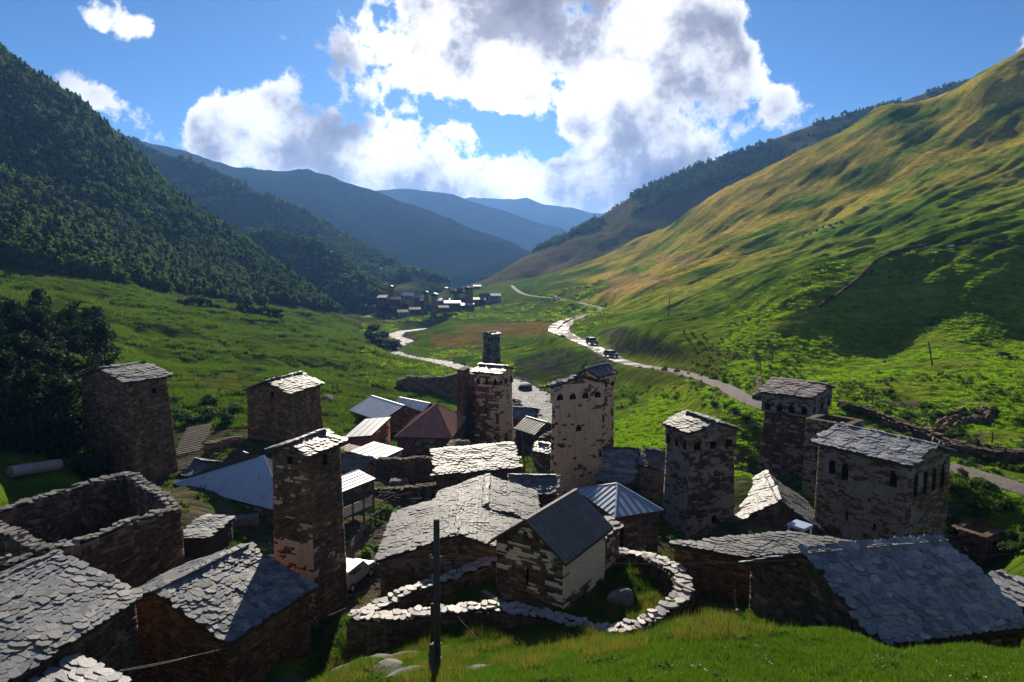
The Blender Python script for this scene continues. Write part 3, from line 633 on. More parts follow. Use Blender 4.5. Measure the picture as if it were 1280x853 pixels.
def inside_convex(pts, q):
    s = 0
    for i in range(len(pts)):
        a, b = pts[i], pts[(i + 1) % len(pts)]; c = (b[0] - a[0]) * (q[1] - a[1]) - (b[1] - a[1]) * (q[0] - a[0])
        if c < -1e-9: return False
    return True
def frame_of(poly):                 # eave = poly[0]->poly[1]; x along the eave, y up the slope, z outward
    o = poly[0]; x = (poly[1] - poly[0]).normalized(); z = (poly[1] - poly[0]).cross(poly[2] - poly[0]).normalized()
    if z.z < 0: raise ValueError('slope faces down')
    y = z.cross(x); return o, x, y, z
def slates(poly, roof, origin, mat, w=.5, hgt=.5, limit=0, thick=.045, seed=0, ragged=.1):
    o, x, y, z = frame_of(poly); r = random.Random(seed)
    q = [((p - o).dot(x), (p - o).dot(y)) for p in poly]
    x0, x1 = min(p[0] for p in q), max(p[0] for p in q); y1 = max(p[1] for p in q)
    items = []; yy = hgt * .30; row = 0
    while yy < y1 + hgt * .12:
        rh = hgt * r.uniform(.85, 1.18); xx = x0 - w * r.random()
        while xx < x1 + w:
            ww = w * r.uniform(.68, 1.5); cx = xx + ww / 2
            if inside_convex(q, (min(max(cx, x0 + .03), x1 - .03), min(yy, y1 - .02))) and x0 - ragged < cx < x1 + ragged:
                yo = yy + r.uniform(-.09, .09) * hgt
                rz = r.uniform(-.22, .22); tx = -r.uniform(.05, .115); ty = r.uniform(-.05, .05)
                M3 = Matrix((x, y, z)).transposed() @ Matrix.Rotation(rz, 3, 'Z') @ Matrix.Rotation(tx, 3, 'X') @ Matrix.Rotation(ty, 3, 'Y')
                hh = rh * r.uniform(1.2, 1.5)
                pos = o + x * cx + y * (yo + hh * .12) + z * (.07 + r.uniform(0, .025) + .09 * float(vnoise(cx / 1.7 + seed, yy / 1.7, 5)))
                items.append((pos, M3, ww * 1.16, hh, thick * r.uniform(.7, 1.5), r.randrange(12), r.random()))
            xx += ww * .93
        yy += rh * .62; row += 1
    items.sort(key=lambda i: i[0].length)
    O = Vector(origin)
    for (pos, M3, ww, hh, th, k, tn) in items[:limit]:
        ob = link('slate', slate_mesh(k, mat), roof)
        M = (M3 @ Matrix.Diagonal((ww, hh, th))).to_4x4(); M.translation = pos - O; ob.matrix_basis = M
    rest = items[limit:]
    if rest:
        VV_, FF_, TT_ = [], [], []; b = 0
        for (pos, M3, ww, hh, th, k, tn) in rest:
            v, f = SLV[k]; mm = np.array(M3 @ Matrix.Diagonal((ww, hh, th)))
            VV_.append(v @ mm.T + np.array(pos - O)); FF_ += [tuple(i + b for i in g) for g in f]; TT_ += [tn] * len(f); b += len(v)
        tag(link('slate_covering', mesh_np('slate_covering', np.concatenate(VV_), FF_, mat, TT_), roof), kind='stuff')
def clip_poly(q, a, b, c):          # keep a*x+b*y <= c
    out = []
    for i in range(len(q)):
        p, n = q[i], q[(i + 1) % len(q)]; dp, dn_ = a * p[0] + b * p[1] - c, a * n[0] + b * n[1] - c
        if dp <= 0: out.append(p)
        if dp * dn_ < 0:
            f = dp / (dp - dn_); out.append((p[0] + (n[0] - p[0]) * f, p[1] + (n[1] - p[1]) * f))
    return out
def panels(poly, roof, origin, mat, w=.5, seam=.05, seam_w=.04, name='roof_panel', joined=False, sag=.012):
    o, x, y, z = frame_of(poly); q = [((p - o).dot(x), (p - o).dot(y)) for p in poly]; O = Vector(origin)
    x0, x1 = min(p[0] for p in q), max(p[0] for p in q); n = max(1, round((x1 - x0) / w)); dx = (x1 - x0) / n; mb = MB()
    for k in range(n):
        a, b = x0 + k * dx, x0 + (k + 1) * dx
        if not joined: mb = MB()
        dz = random.uniform(0, sag)
        for (l, r_, zz) in ((a + seam_w / 2 + .002, b - .002, .035 + dz), (a - seam_w / 2 + .002, a + seam_w / 2, .035 + seam)):
            c = clip_poly(clip_poly(q, 1, 0, r_), -1, 0, -l)
            if len(c) < 3: continue
            m = len(c); vs = [o + x * p[0] + y * p[1] + z * zz for p in c] + [o + x * p[0] + y * p[1] + z * .004 for p in c]
            mb.add(vs, [tuple(range(m)), tuple(range(2 * m - 1, m - 1, -1))] + [(i, m + i, m + (i + 1) % m, (i + 1) % m) for i in range(m)])
        if not joined and mb.V: mb.build(name, mat, roof, O)
    if joined: mb.build(name, mat, roof, O)

class Face:                         # a wall face seen from outside: s runs left to right, t bottom to top
    def __init__(s, bl, br, tl, tr): s.p = [np.array(v, float) for v in (bl, br, tl, tr)]; s.n = np.cross(s.p[1] - s.p[0], s.p[2] - s.p[0]); s.n /= np.linalg.norm(s.n); s.W = np.linalg.norm(s.p[1] - s.p[0]); s.WT = np.linalg.norm(s.p[3] - s.p[2]); s.H = np.linalg.norm((s.p[2] + s.p[3] - s.p[0] - s.p[1]) / 2)
    def at(s, S_, T_, d=0.0):
        S_ = np.asarray(S_, float)[..., None]; T_ = np.asarray(T_, float)[..., None]
        return (s.p[0] * (1 - S_) + s.p[1] * S_) * (1 - T_) + (s.p[2] * (1 - S_) + s.p[3] * S_) * T_ + s.n * np.asarray(d)[..., None]
def arch_cols(op):                  # opening -> (s0, s1, t0, t1) columns; arched heads are stepped finely
    s0, s1, t0, t1, arched = op
    if not arched: return [(s0, s1, t0, t1)]
    n = 6; cols = []
    rise = min(arched if arched is not True else .4, .9) * (t1 - t0)
    for k in range(n):
        a = -1 + 2 * k / n; b = a + 2 / n; c = (a + b) / 2
        cols.append((s0 + (s1 - s0) * k / n, s0 + (s1 - s0) * (k + 1) / n, t0, t1 - rise * (1 - math.sqrt(max(0, 1 - c * c)))))
    return cols
def wall_face(mb, face, ops, depth=.32):
    """plane of the wall with the openings cut out; jambs and the dark inside go to a list"""
    cols = sorted(c for o in ops for c in arch_cols(o)); s_edges = sorted({0.0, 1.0, *[c[0] for c in cols], *[c[1] for c in cols]})
    for a, b in zip(s_edges[:-1], s_edges[1:]):
        if b - a < 1e-6: continue
        m = (a + b) / 2; holes = sorted((c[2], c[3]) for c in cols if c[0] - 1e-9 <= m <= c[1] + 1e-9); t = 0.0
        for (h0_, h1_) in holes + [(1.0, 1.0)]:
            if h0_ - t > 1e-6: mb.add([face.at(a, t), face.at(b, t), face.at(b, h0_), face.at(a, h0_)], [(0, 1, 2, 3)])
            t = max(t, h1_)
def opening_mesh(face, op, parent, origin, depth=.35, name='window', mats=('wall_core', 'dark_void')):
    mb = MB(); cols = arch_cols(op); t0 = op[2]
    f = lambda s, t, d: face.at(s, t, d)
    for i, (a, b, lo, hi) in enumerate(cols):
        mb.add([f(a, hi, 0), f(b, hi, 0), f(b, hi, -depth), f(a, hi, -depth)], [(0, 1, 2, 3)])
        mb.add([f(a, lo, 0), f(a, lo, -depth), f(b, lo, -depth), f(b, lo, 0)], [(0, 1, 2, 3)])
        mb.add([f(a, lo, -depth), f(a, hi, -depth), f(b, hi, -depth), f(b, lo, -depth)], [(0, 3, 2, 1)], 1)
        pl = lo if i == 0 else cols[i - 1][3]; pr = lo if i == len(cols) - 1 else cols[i + 1][3]
        if hi > pl: mb.add([f(a, pl, 0), f(a, hi, 0), f(a, hi, -depth), f(a, pl, -depth)], [(0, 1, 2, 3)])
        if hi > pr: mb.add([f(b, pr, 0), f(b, pr, -depth), f(b, hi, -depth), f(b, hi, 0)], [(0, 1, 2, 3)])
    me = mesh_np(name, np.array([v - Vector(origin) for v in mb.V]), mb.F, list(mats), matidx=mb.M)
    return link(name, me, parent)
class Stones:                       # gathers boxes standing proud of wall faces
    def __init__(s): s.V = []; s.T = []
    def emit(s, face, S0, S1, T0, T1, prot, tint_, jit=.0, rs=None):
        k = len(S0)
        if not k: return
        j = (rs.uniform(-jit, jit, (8, k)) if jit else np.zeros((8, k)))
        ds, dt = j[:4] / max(face.W, .1), j[4:] / max(face.H, .1)
        cs = [(S0 + ds[0], T0 + dt[0]), (S1 + ds[1], T0 + dt[1]), (S1 + ds[2], T1 + dt[2]), (S0 + ds[3], T1 + dt[3])]
        cs = [(np.clip(a, 0, 1), np.clip(b, 0, 1)) for a, b in cs]
        back = [face.at(a, b, np.full(k, -.01)) for a, b in cs]; front = [face.at(a, b, prot * (1 + (rs.uniform(-.3, .3, k) if rs is not None else 0))) for a, b in cs]
        s.V.append(np.stack(back + front, 1)); s.T.append(tint_)
    def build(s, name, mat, parent, origin, kind='stuff'):
        if not s.V: return
        V = np.concatenate(s.V); T = np.concatenate(s.T); k = len(V)
        q = np.array([(4, 5, 6, 7), (0, 1, 5, 4), (1, 2, 6, 5), (2, 3, 7, 6), (3, 0, 4, 7)])
        F = (np.arange(k)[:, None, None] * 8 + q[None]).reshape(-1, 4)
        tag(link(name, mesh_np(name, V.reshape(-1, 3) - np.array(origin), F, mat, np.repeat(T, 5)), parent), kind=kind)
def courses(face, size, ops, rs, plaster=0.0, seed=0, pscale=2.2, pbias=None):
    """stone layout of one face: arrays of stones and arrays of plastered cells"""
    w, h = size; A = []; T = 0.0
    while T < 1 - 1e-4:
        dh = h * rs.uniform(.55, 1.7) / face.H
        T1 = min(1.0, T + dh)
        if 1 - T1 < .4 * h / face.H: T1 = 1.0
        wid = face.W + (face.WT - face.W) * T
        if wid < .25: break
        s = 0.0
        while s < 1 - 1e-4:
            s1 = s + w * (.25 + 1.3 * rs.random() ** 1.6 + .25) / wid
            if 1 - s1 < .35 * w / wid: s1 = 1.0
            A.append((s, s1, T, T1)); s = s1
        T = T1
    for (a, b, lo, hi) in [c_ for o in ops for c_ in arch_cols(o)]:    # stones are trimmed to the jambs
        B_ = []
        for (s0, s1, t0, t1) in A:
            if s1 > a and s0 < b and lo < (t0 + t1) / 2 < hi:
                if a - s0 > .004: B_.append((s0, a - .002, t0, t1))
                if s1 - b > .004: B_.append((b + .002, s1, t0, t1))
            else: B_.append((s0, s1, t0, t1))
        A = B_
    A = np.array(A); sm, tm = (A[:, 0] + A[:, 1]) / 2, (A[:, 2] + A[:, 3]) / 2
    if plaster > 0:
        f = .65 * fbm(sm * face.W / pscale, tm * face.H / pscale * 1.3, 4, seed) + .75 * fbm(sm * face.W / 1.5, tm * face.H / .55, 3, seed + 9) + .55 * rs.uniform(-.5, .5, len(A))
        if pbias is not None: f = f + pbias(sm, tm)
        th = np.quantile(f, 1 - plaster) if pbias is None else np.quantile(f, 1 - plaster)
        pl = f > th
    else: pl = np.zeros(len(A), bool)
    return A, pl
def dress(faces, thing_, origin, mat, pmat, size, plaster, seed, back_scale=2.0, gap=.02, prot=.05, pbias=None, single=None):
    rs = np.random.default_rng(seed); st, pst = Stones(), Stones()
    for i, (face, ops, front) in enumerate(faces):
        sz = size if front else (size[0] * back_scale, size[1] * back_scale)
        A, pl = courses(face, sz, ops, rs, plaster[i] if isinstance(plaster, (list, tuple)) else plaster, seed + i, pbias=pbias)
        B = A[~pl]; gs, gt = gap / max(face.W, .1), gap / face.H
        tn = rs.random(len(B))
        if single and i in single:
            single[i](face, B, rs)
        else: st.emit(face, B[:, 0] + gs * .5, B[:, 1] - gs * .5, B[:, 2] + gt * .5, B[:, 3] - gt * .5, prot * rs.uniform(.3, 1.5, len(B)), tn, gap * .6, rs)
        Q = A[pl]; pst.emit(face, Q[:, 0], Q[:, 1], Q[:, 2], Q[:, 3], np.full(len(Q), prot * .95), rs.random(len(Q)))
    st.build('masonry', mat, thing_, origin); 
    if pmat: pst.build('plaster', pmat, thing_, origin)

# ------------------------------------------------------------------ a building from the sight lines of its eaves
def foot(L, N, Rr, Y):
    n = P(N[0], N[1], Y) if len(N) == 2 else Vector(N)
    if len(N) == 3:
        l, r = Vector((L[0], L[1], n.z)), Vector((Rr[0], Rr[1], n.z)); return n, l, r, l + r - n
    l = PZ(L[0], L[1], n.z) if len(L) == 2 else Vector((L[0], L[1], n.z))
    r = PZ(Rr[0], Rr[1], n.z) if len(Rr) == 2 else Vector((Rr[0], Rr[1], n.z))
    a, b = (l - n), (r - n); la, lb = a.length, b.length
    ang = a.angle(b); d = (ang - math.pi / 2) / 2          # square the corner, sharing the turn between both walls
    sgn = 1 if a.cross(b).z > 0 else -1
    lim = max(-.2, min(.2, d))
    a2 = Matrix.Rotation(sgn * lim, 3, 'Z') @ a; b2 = Matrix.Rotation(-sgn * lim, 3, 'Z') @ b
    def refit(v, px):               # keep the far end on its sight line
        if px is None or abs(px[0] - N[0]) < 6: return v
        q = ray(*px); k = (n.x * q.y - n.y * q.x) / (q.x * v.y - q.y * v.x) if abs(q.x * v.y - q.y * v.x) > 1e-6 else 1
        return v * k if .5 < k < 2 else v
    if len(L) == 2 and len(N) == 2: a2 = refit(a2, L)
    if len(Rr) == 2 and len(N) == 2: b2 = refit(b2, Rr)
    return n, n + a2, n + b2, n + a2 + b2
def building(name, label, cat, L, N, Rr, Y, gable='L', rise=.8, taper=1.0, base=None, oh=.3, roof='slate', roofmat='slate_grey', stone='stone_brown', plaster=0.3, pmat='plaster_tan',
             size=(.36, .17), opsL=(), opsR=(), crown=None, slate_w=.5, limit=0, rib=.5, dz=None, apex=None, seed=0, group=None, walls=True, pbias=None, single=None, thick=.16, deep=.35, jo=False, detail=True, overgrow=False):
    n, l, r, b = foot(L, N, Rr, Y); cx = (n + l + r + b) / 4
    zb = base if base is not None else min(gz(v.x, v.y) for v in (n, l, r, b)) - .5
    O = Vector((cx.x, cx.y, zb + .5)); T = thing(name, label, cat, O, group)
    top = {'L': l, 'N': n, 'R': r, 'B': b}
    if dz: top = {k: v + Vector((0, 0, dz[i])) for i, (k, v) in enumerate(zip('LNRB', (l, n, r, b)))}
    bot = {k: Vector((cx.x + (v.x - cx.x) * taper, cx.y + (v.y - cx.y) * taper, zb)) for k, v in top.items()}
    hc = crown['h'] if crown else 0
    def lerp(k, z):                 # the wall plane at height z
        f = (z - zb) / (top[k].z - zb); return bot[k].lerp(top[k], f)
    order = [('L', 'N'), ('N', 'R'), ('R', 'B'), ('B', 'L')]; ops = [list(opsL), list(opsR), [], []]
    faces = []; wall = MB()
    bt = {k: (lerp(k, top[k].z - hc) if crown else top[k]) for k in top}
    if crown: bt = {k: cx + (bt[k] - cx) - Vector(((top[k].x - cx.x), (top[k].y - cx.y), 0)).normalized() * crown.get('over', .25) for k in bt}; bt = {k: Vector((v.x, v.y, top[k].z - hc)) for k, v in bt.items()}
    if walls:
        for i, (p, q) in enumerate(order):
            f = Face(bot[p], bot[q], bt[p], bt[q]); wall_face(wall, f, ops[i]); faces.append((f, ops[i], i < 2))
            for o in ops[i]:
                nm = 'door' if (o[3] - o[2]) * f.H > 1.6 and o[2] * f.H < 1.2 else 'window'
                opening_mesh(f, o, T, O, deep, nm)
                if not o[4]:
                    mb = MB(); q_ = [Vector(f.at(s_, t_, d_)) for d_ in (-.1, .075) for s_, t_ in ((o[0] - .16 / f.W, o[3]), (o[1] + .16 / f.W, o[3]), (o[1] + .16 / f.W, o[3] + .16 / f.H), (o[0] - .16 / f.W, o[3] + .16 / f.H))]
                    mb.hexa(q_); mb.build('lintel', 'stone_grey', T, O)
        gfaces = [(f, o, fr) for f, o, fr in faces]
        gi = {'L': (0, 2), 'R': (1, 3)}.get(gable, ()) if not dz and roof not in ('hip', 'open') else ()
        for i in gi:
            p, q = order[i]; ap = (top[p] + top[q]) / 2 + Vector((0, 0, rise - .04))
            wall.add([top[p], top[q], ap], [(0, 1, 2)]); gfaces.append((Face(top[p], top[q], ap - (top[p] - top[q]) * -.001, ap + (top[q] - top[p]) * .001), [], i < 2))
        if crown:
            ch = crown; cf = []
            cb = {k: Vector((top[k].x, top[k].y, top[k].z - hc)) for k in top}; cm = MB()
            for i, (p, q) in enumerate(order):
                f = Face(cb[p], cb[q], top[p], top[q])
                k = ch['arches'][i % 2]; wd = ch.get('aw', .16); co = [((j + .5) / k - wd / 2, (j + .5) / k + wd / 2, .10, ch.get('at', .55), .45) for j in range(k)] if k else []
                wall_face(cm, f, co); cf.append((f, co, i < 2))
                if i < 2:
                    for o in co: opening_mesh(f, o, T, O, .4, 'window')
            cm.add([bt[k] for k in 'LNRB'] + [cb[k] for k in 'LNRB'], [(0, 1, 5, 4), (1, 2, 6, 5), (2, 3, 7, 6), (3, 0, 4, 7)])
            co_ = cm.build('crown', 'wall_core', T, O)
            dress(cf, T, O, ch.get('stone', stone), ch.get('pmat', pmat), size, ch.get('plaster', .6), seed + 50)
        wall.build('wall', 'wall_core', T, O)
        pl = list(plaster) + [plaster[0]] * 4 if isinstance(plaster, (list, tuple)) else plaster
        dress(gfaces, T, O, stone, pmat, size, pl, seed, pbias=pbias, single=single(T, O) if single else None)
    # roof
    up = Vector((0, 0, 1)); slopes = []
    eL = (n - l).normalized(); eR = (r - n).normalized()
    if roof == 'open':
        ins = {}
        for k, (i, j) in {'L': (eL, eR), 'N': (-eL, eR), 'R': (-eL, -eR), 'B': (eL, -eR)}.items(): ins[k] = top[k] + i * .6 + j * .6
        rm = MB(); 
        for p, q in order: rm.add([top[p], top[q], ins[q], ins[p]], [(0, 1, 2, 3)])
        for p, q in order: rm.add([ins[p], ins[q], ins[q] - up * 3, ins[p] - up * 3], [(0, 1, 2, 3)])
        rm.add([ins[k] - up * 3 for k in 'LNRB'], [(0, 1, 2, 3)])
        rm.build('wall_top', stone, T, O); return T
    if roof == 'hip':
        c = {k: v + ((v - cx) * Vector((1, 1, 0))).normalized() * oh * 1.4 for k, v in top.items()}
        if apex is None: apex = (0.5, 0.5)
        rdg = apex if isinstance(apex[0], (tuple, list)) else (apex, apex)
        A1, A2 = [n + (l - n) * f + (r - n) * g + up * rise for f, g in rdg]
        same = (A1 - A2).length < .05
        if same: slopes = [[c['L'], c['N'], A1], [c['N'], c['R'], A1], [c['R'], c['B'], A1], [c['B'], c['L'], A1]]
        else: slopes = [[c['L'], c['N'], A1], [c['N'], c['R'], A2, A1], [c['R'], c['B'], A2], [c['B'], c['L'], A1, A2]]
        ridge_pts = [A1, A2]
    elif dz:
        c = {k: v + ((v - cx) * Vector((1, 1, 0))).normalized() * oh * 1.4 for k, v in top.items()}
        slopes = [[c['L'], c['N'], c['R'], c['B']]]
        if abs((c['N'] - c['L']).cross(c['R'] - c['L']).normalized().dot(c['B'] - c['L'])) > .05:
            mm = (c['N'] - c['L']).cross(c['B'] - c['L']).normalized(); c['R'] = c['N'] + c['B'] - c['L']; slopes = [[c['L'], c['N'], c['R'], c['B']]]
    else:
        if gable == 'L':            # ridge runs from the L face to the back
            f0, f1, g0_, g1_ = n, r, l, b; along = eR; out = -eL
        else: f0, f1, g0_, g1_ = l, n, b, r; along = eL; out = -eR
        if gable == 'L': out = (n - l).normalized()
        rm0 = (f0 + g0_) / 2 + up * rise - along * oh; rm1 = (f1 + g1_) / 2 + up * rise + along * oh
        half = (f0 - g0_).length / 2; drop = rise * oh / half
        if gable == 'L':
            e0, e1 = n - along * oh + out * oh - up * drop, r + along * oh + out * oh - up * drop
            d0, d1 = l - along * oh - out * oh - up * drop, b + along * oh - out * oh - up * drop
        else:
            out = (n - r).normalized()
            e0, e1 = l - along * oh + out * oh - up * drop, n + along * oh + out * oh - up * drop
            d0, d1 = b - along * oh - out * oh - up * drop, r + along * oh - out * oh - up * drop
        slopes = [[e0, e1, rm1, rm0], [d1, d0, rm0, rm1]]
    rmb = MB()
    for sl in slopes:
        nn = (sl[1] - sl[0]).cross(sl[2] - sl[0]).normalized(); k = len(sl)
        rmb.add(list(sl) + [v - up * thick for v in sl], [tuple(range(k)), tuple(range(2 * k - 1, k - 1, -1))] + [(i, k + i, k + (i + 1) % k, (i + 1) % k) for i in range(k)])
    RO = rmb.build('roof', 'timber_dark' if roof != 'far' else roofmat, T, O)
    left = limit
    for i, sl in enumerate(slopes):
        if roof == 'slate' or (roof == 'hip' and isinstance(roofmat, str) and roofmat.startswith('slate')): slates(sl, RO, O, roofmat, slate_w, slate_w, limit if i == 0 else 0, .045, seed + i)
        elif roof in ('metal', 'hip'): panels(sl, RO, O, roofmat if isinstance(roofmat, str) else roofmat[i % len(roofmat)], rib, joined=jo)
    if roof == 'slate' and not dz:  # ridge stones
        a, bb = slopes[0][3], slopes[0][2]; d = bb - a; k = max(2, int(d.length / .55)); rmb = MB()
        for j in range(k):
            c = a + d * ((j + .5) / k); rmb.box(c + up * (.085 + random.uniform(0, .02)), (d.length / k / 2 * .93, .17, .03), math.atan2(d.y, d.x) + random.uniform(-.06, .06), 0, Matrix.Rotation(random.uniform(-.08, .08), 3, 'X'))
        rmb.build('ridge_slab', roofmat, RO, O)
    elif roof in ('metal', 'hip') and len(slopes) != 1:
        rmb = MB()
        if roof == 'metal': rmb.beam(slopes[0][3] + up * .07, slopes[0][2] + up * .07, .22, .06)
        else:
            for k, A in (('L', ridge_pts[0]), ('N', ridge_pts[0]), ('R', ridge_pts[1]), ('B', ridge_pts[1])): rmb.beam(c[k] + up * .05, A + up * .06, .12, .05)
        rmb.build('ridge_cap', roofmat if isinstance(roofmat, str) else roofmat[0], RO, O)
    return T

# ------------------------------------------------------------------ dry stone walls and ruins along a line
def stone_wall(name, label, cat, pts, width=.7, stone='stone_dark', cap='stone_pale', size=(.45, .16), closed=False, seed=0, cap_w=.55, cap_single=0, ragged=.0, group=None, capped=True, plaster=0, pmat=None, face_single=0, back_scale=1.0):
    """pts: (x, y, ztop, zbottom)"""
    r = random.Random(seed); q = [np.array(p, float) for p in pts]; n = len(q)
    dirs = []
    for i in range(n):
        a = q[(i - 1) % n] if (closed or i > 0) else q[i]; b = q[(i + 1) % n] if (closed or i < n - 1) else q[i]
        d = (b - a)[:2]; d /= np.linalg.norm(d); dirs.append(np.array((-d[1], d[0])))
    lf = [np.array((p[0] + d[0] * width / 2, p[1] + d[1] * width / 2)) for p, d in zip(q, dirs)]; rt = [np.array((p[0] - d[0] * width / 2, p[1] - d[1] * width / 2)) for p, d in zip(q, dirs)]
    c = sum(q) / n; O = Vector((c[0], c[1], c[3])); T = thing(name, label, cat, O, group); core = MB(); faces = []
    rng_i = range(n) if closed else range(n - 1)
    for i in rng_i:
        j = (i + 1) % n; p8 = [Vector((*lf[i], q[i][3])), Vector((*rt[i], q[i][3])), Vector((*rt[j], q[j][3])), Vector((*lf[j], q[j][3])), Vector((*lf[i], q[i][2])), Vector((*rt[i], q[i][2])), Vector((*rt[j], q[j][2])), Vector((*lf[j], q[j][2]))]
        core.hexa(p8); faces.append((Face(p8[1], p8[2], p8[5], p8[6]), [], True)); faces.append((Face(p8[3], p8[0], p8[7], p8[4]), [], True))
    if not closed:
        a, b = 0, n - 1
        faces.append((Face(Vector((*lf[a], q[a][3])), Vector((*rt[a], q[a][3])), Vector((*lf[a], q[a][2])), Vector((*rt[a], q[a][2]))), [], True))
        faces.append((Face(Vector((*rt[b], q[b][3])), Vector((*lf[b], q[b][3])), Vector((*rt[b], q[b][2])), Vector((*lf[b], q[b][2]))), [], True))
    core.build('wall_core', 'wall_core', T, O)
    rs = np.random.default_rng(seed); st, ps = Stones(), Stones(); singles = []
    for f, _, _ in faces:
        A, pl = courses(f, size, [], rs, plaster, seed); B = A[~pl]; gs, gt = .03 / max(f.W, .1), .02 / f.H; pr = .07 * rs.uniform(.2, 1.6, len(B))
        if face_single:
            for row, p_ in zip(B, pr): singles.append((f, row, p_))
        else: st.emit(f, B[:, 0] + gs / 2, B[:, 1] - gs / 2, B[:, 2] + gt / 2, B[:, 3] - gt / 2, pr, rs.random(len(B)), .02, rs)
        Q = A[pl]; ps.emit(f, Q[:, 0], Q[:, 1], Q[:, 2], Q[:, 3], np.full(len(Q), .06), rs.random(len(Q)))
    if singles:
        def show(s): c_ = s[0].at(sum(s[1][:2]) / 2, sum(s[1][2:]) / 2); a_ = (s[1][1] - s[1][0]) * s[0].W * (s[1][3] - s[1][2]) * s[0].H; return -a_ * max(.02, -float(np.dot(s[0].n, c_)) / np.linalg.norm(c_)) / float(np.dot(c_, c_))
        singles.sort(key=show)
        for (f, row, p_) in singles[:face_single]: place_stone(f, row, p_, stone, T, O, r)
        for f in {id(s[0]): s[0] for s in singles[face_single:]}.values():
            B = np.array([s[1] for s in singles[face_single:] if s[0] is f]); gs, gt = .03 / f.W, .02 / f.H
            st.emit(f, B[:, 0] + gs / 2, B[:, 1] - gs / 2, B[:, 2] + gt / 2, B[:, 3] - gt / 2, .07 * rs.uniform(.2, 1.6, len(B)), rs.random(len(B)), .02, rs)
    st.build('masonry', stone, T, O); ps.build('plaster', pmat, T, O)
    if capped:                      # flat slabs laid across the top
        caps = []
        for i in rng_i:
            j = (i + 1) % n; seg = q[j] - q[i]; Ls = np.linalg.norm(seg[:2]); k = max(1, round(Ls / cap_w)); rz = math.atan2(seg[1], seg[0])
            for m_ in range(k):
                f = (m_ + .5) / k; p = q[i] + seg * f; lanes = 2 if width > .62 and r.random() < .6 else 1
                for ln in range(lanes):
                    off = (ln - (lanes - 1) / 2) * width * .55; x = p[0] - math.sin(rz) * off; y = p[1] + math.cos(rz) * off
                    caps.append((Vector((x, y, p[2] + .05 + r.uniform(0, .10) + ragged * r.random() ** 3)), rz + r.uniform(-.6, .6), Ls / k * r.uniform(.75, 1.75), width / lanes * r.uniform(.75, 1.4), r.uniform(.03, .11), r.uniform(-.16, .16), r.uniform(-.14, .14), r.randrange(12), r.random()))
        caps.sort(key=lambda s: s[0].length)
        VV_, FF_, TT_, b = [], [], [], 0
        for i, (pos, rz, w_, d_, th, tx, ty, k, tn) in enumerate(caps):
            M = Matrix.Rotation(rz, 4, 'Z') @ Matrix.Rotation(tx, 4, 'X') @ Matrix.Rotation(ty, 4, 'Y') @ Matrix.Diagonal((w_, d_, th, 1)); M.translation = pos - O
            if i < cap_single: link('stone', slate_mesh(k, cap), T).matrix_basis = M
            else:
                v, f = SLV[k]; mm = np.array(M); VV_.append(v @ mm[:3, :3].T + mm[:3, 3]); FF_ += [tuple(x + b for x in g) for g in f]; TT_ += [tn] * len(f); b += len(v)
        if VV_: tag(link('coping', mesh_np('coping', np.concatenate(VV_), FF_, cap, TT_), T), kind='stuff')
    return T
BSM = {}
def block_mesh(k, mat):
    if (k, mat) not in BSM:
        r = random.Random(900 + k); V = [(x * .5 * r.uniform(.86, 1.02), y, z * .5 * r.uniform(.82, 1.02)) for y in (0, 1) for x, z in ((-1, -1), (1, -1), (1, 1), (-1, 1))]
        BSM[(k, mat)] = mesh_np('stone', np.array(V), [(0, 1, 2, 3), (7, 6, 5, 4), (0, 4, 5, 1), (1, 5, 6, 2), (2, 6, 7, 3), (3, 7, 4, 0)], mat)
    return BSM[(k, mat)]
def place_stone(f, row, prot, mat, T, O, r):
    s, t_ = (row[0] + row[1]) / 2, (row[2] + row[3]) / 2; c = Vector(f.at(s, t_, -.02)); z = Vector(f.n)
    x = Vector(f.at(row[1], t_) - f.at(row[0], t_)); wd = x.length; x.normalize(); up = z.cross(x); hgt = (Vector(f.at(s, row[3]) - f.at(s, row[2]))).length
    M = (Matrix((x, z, up)).transposed() @ Matrix.Rotation(r.uniform(-.05, .05), 3, 'Y') @ Matrix.Diagonal((wd * .96, prot + .02, hgt * .94))).to_4x4(); M.translation = c - O
    link('stone', block_mesh(r.randrange(8), mat), T).matrix_basis = M
# ------------------------------------------------------------------ towers
def W_(s0, s1, t0, t1, arch=False): return (s0, s1, t0, t1, arch)
building('stone_tower', 'broad dark stone tower with small white-edged window beside the dark trees', 'tower', (103,471), (160,477), (208,470), 66, 'L', 1.0, 1.17, oh=.35,
         roofmat='slate_pale', stone='stone_brown', plaster=.06, pmat='plaster_brown', opsR=[W_(.58,.70,.86,.91)], slate_w=.62, seed=11, limit=60)
building('stone_tower', 'squat brown tower with pale slate roof standing below the green hillside', 'tower', (309,486), (363,490), (400,479), 78, 'L', 1.1, 1.06, oh=.35,
         roofmat='slate_pale', stone=('stone_brown'), plaster=.04, pmat='plaster_brown', opsL=[W_(.54,.63,.91,.985)], slate_w=.6, seed=12, limit=60)
def tower_bias(s, t): return .5 * (sstep(t, .15, .3) - sstep(t, .45, .6)) 
building('stone_tower', 'slender brown tower with rust-edged slate roof rising from the foreground slate house', 'tower', (341,562), (387,567), (424,553), 44, 'L', .55, 1.13, oh=.3,
         roofmat='slate_rust', stone='stone_brown', plaster=[.28,.03], pmat='plaster_tan', pbias=tower_bias, opsL=[W_(.40,.54,.925,.972)], opsR=[W_(.40,.55,.905,.965)], slate_w=.5, limit=140, seed=13, size=(.36,.13))
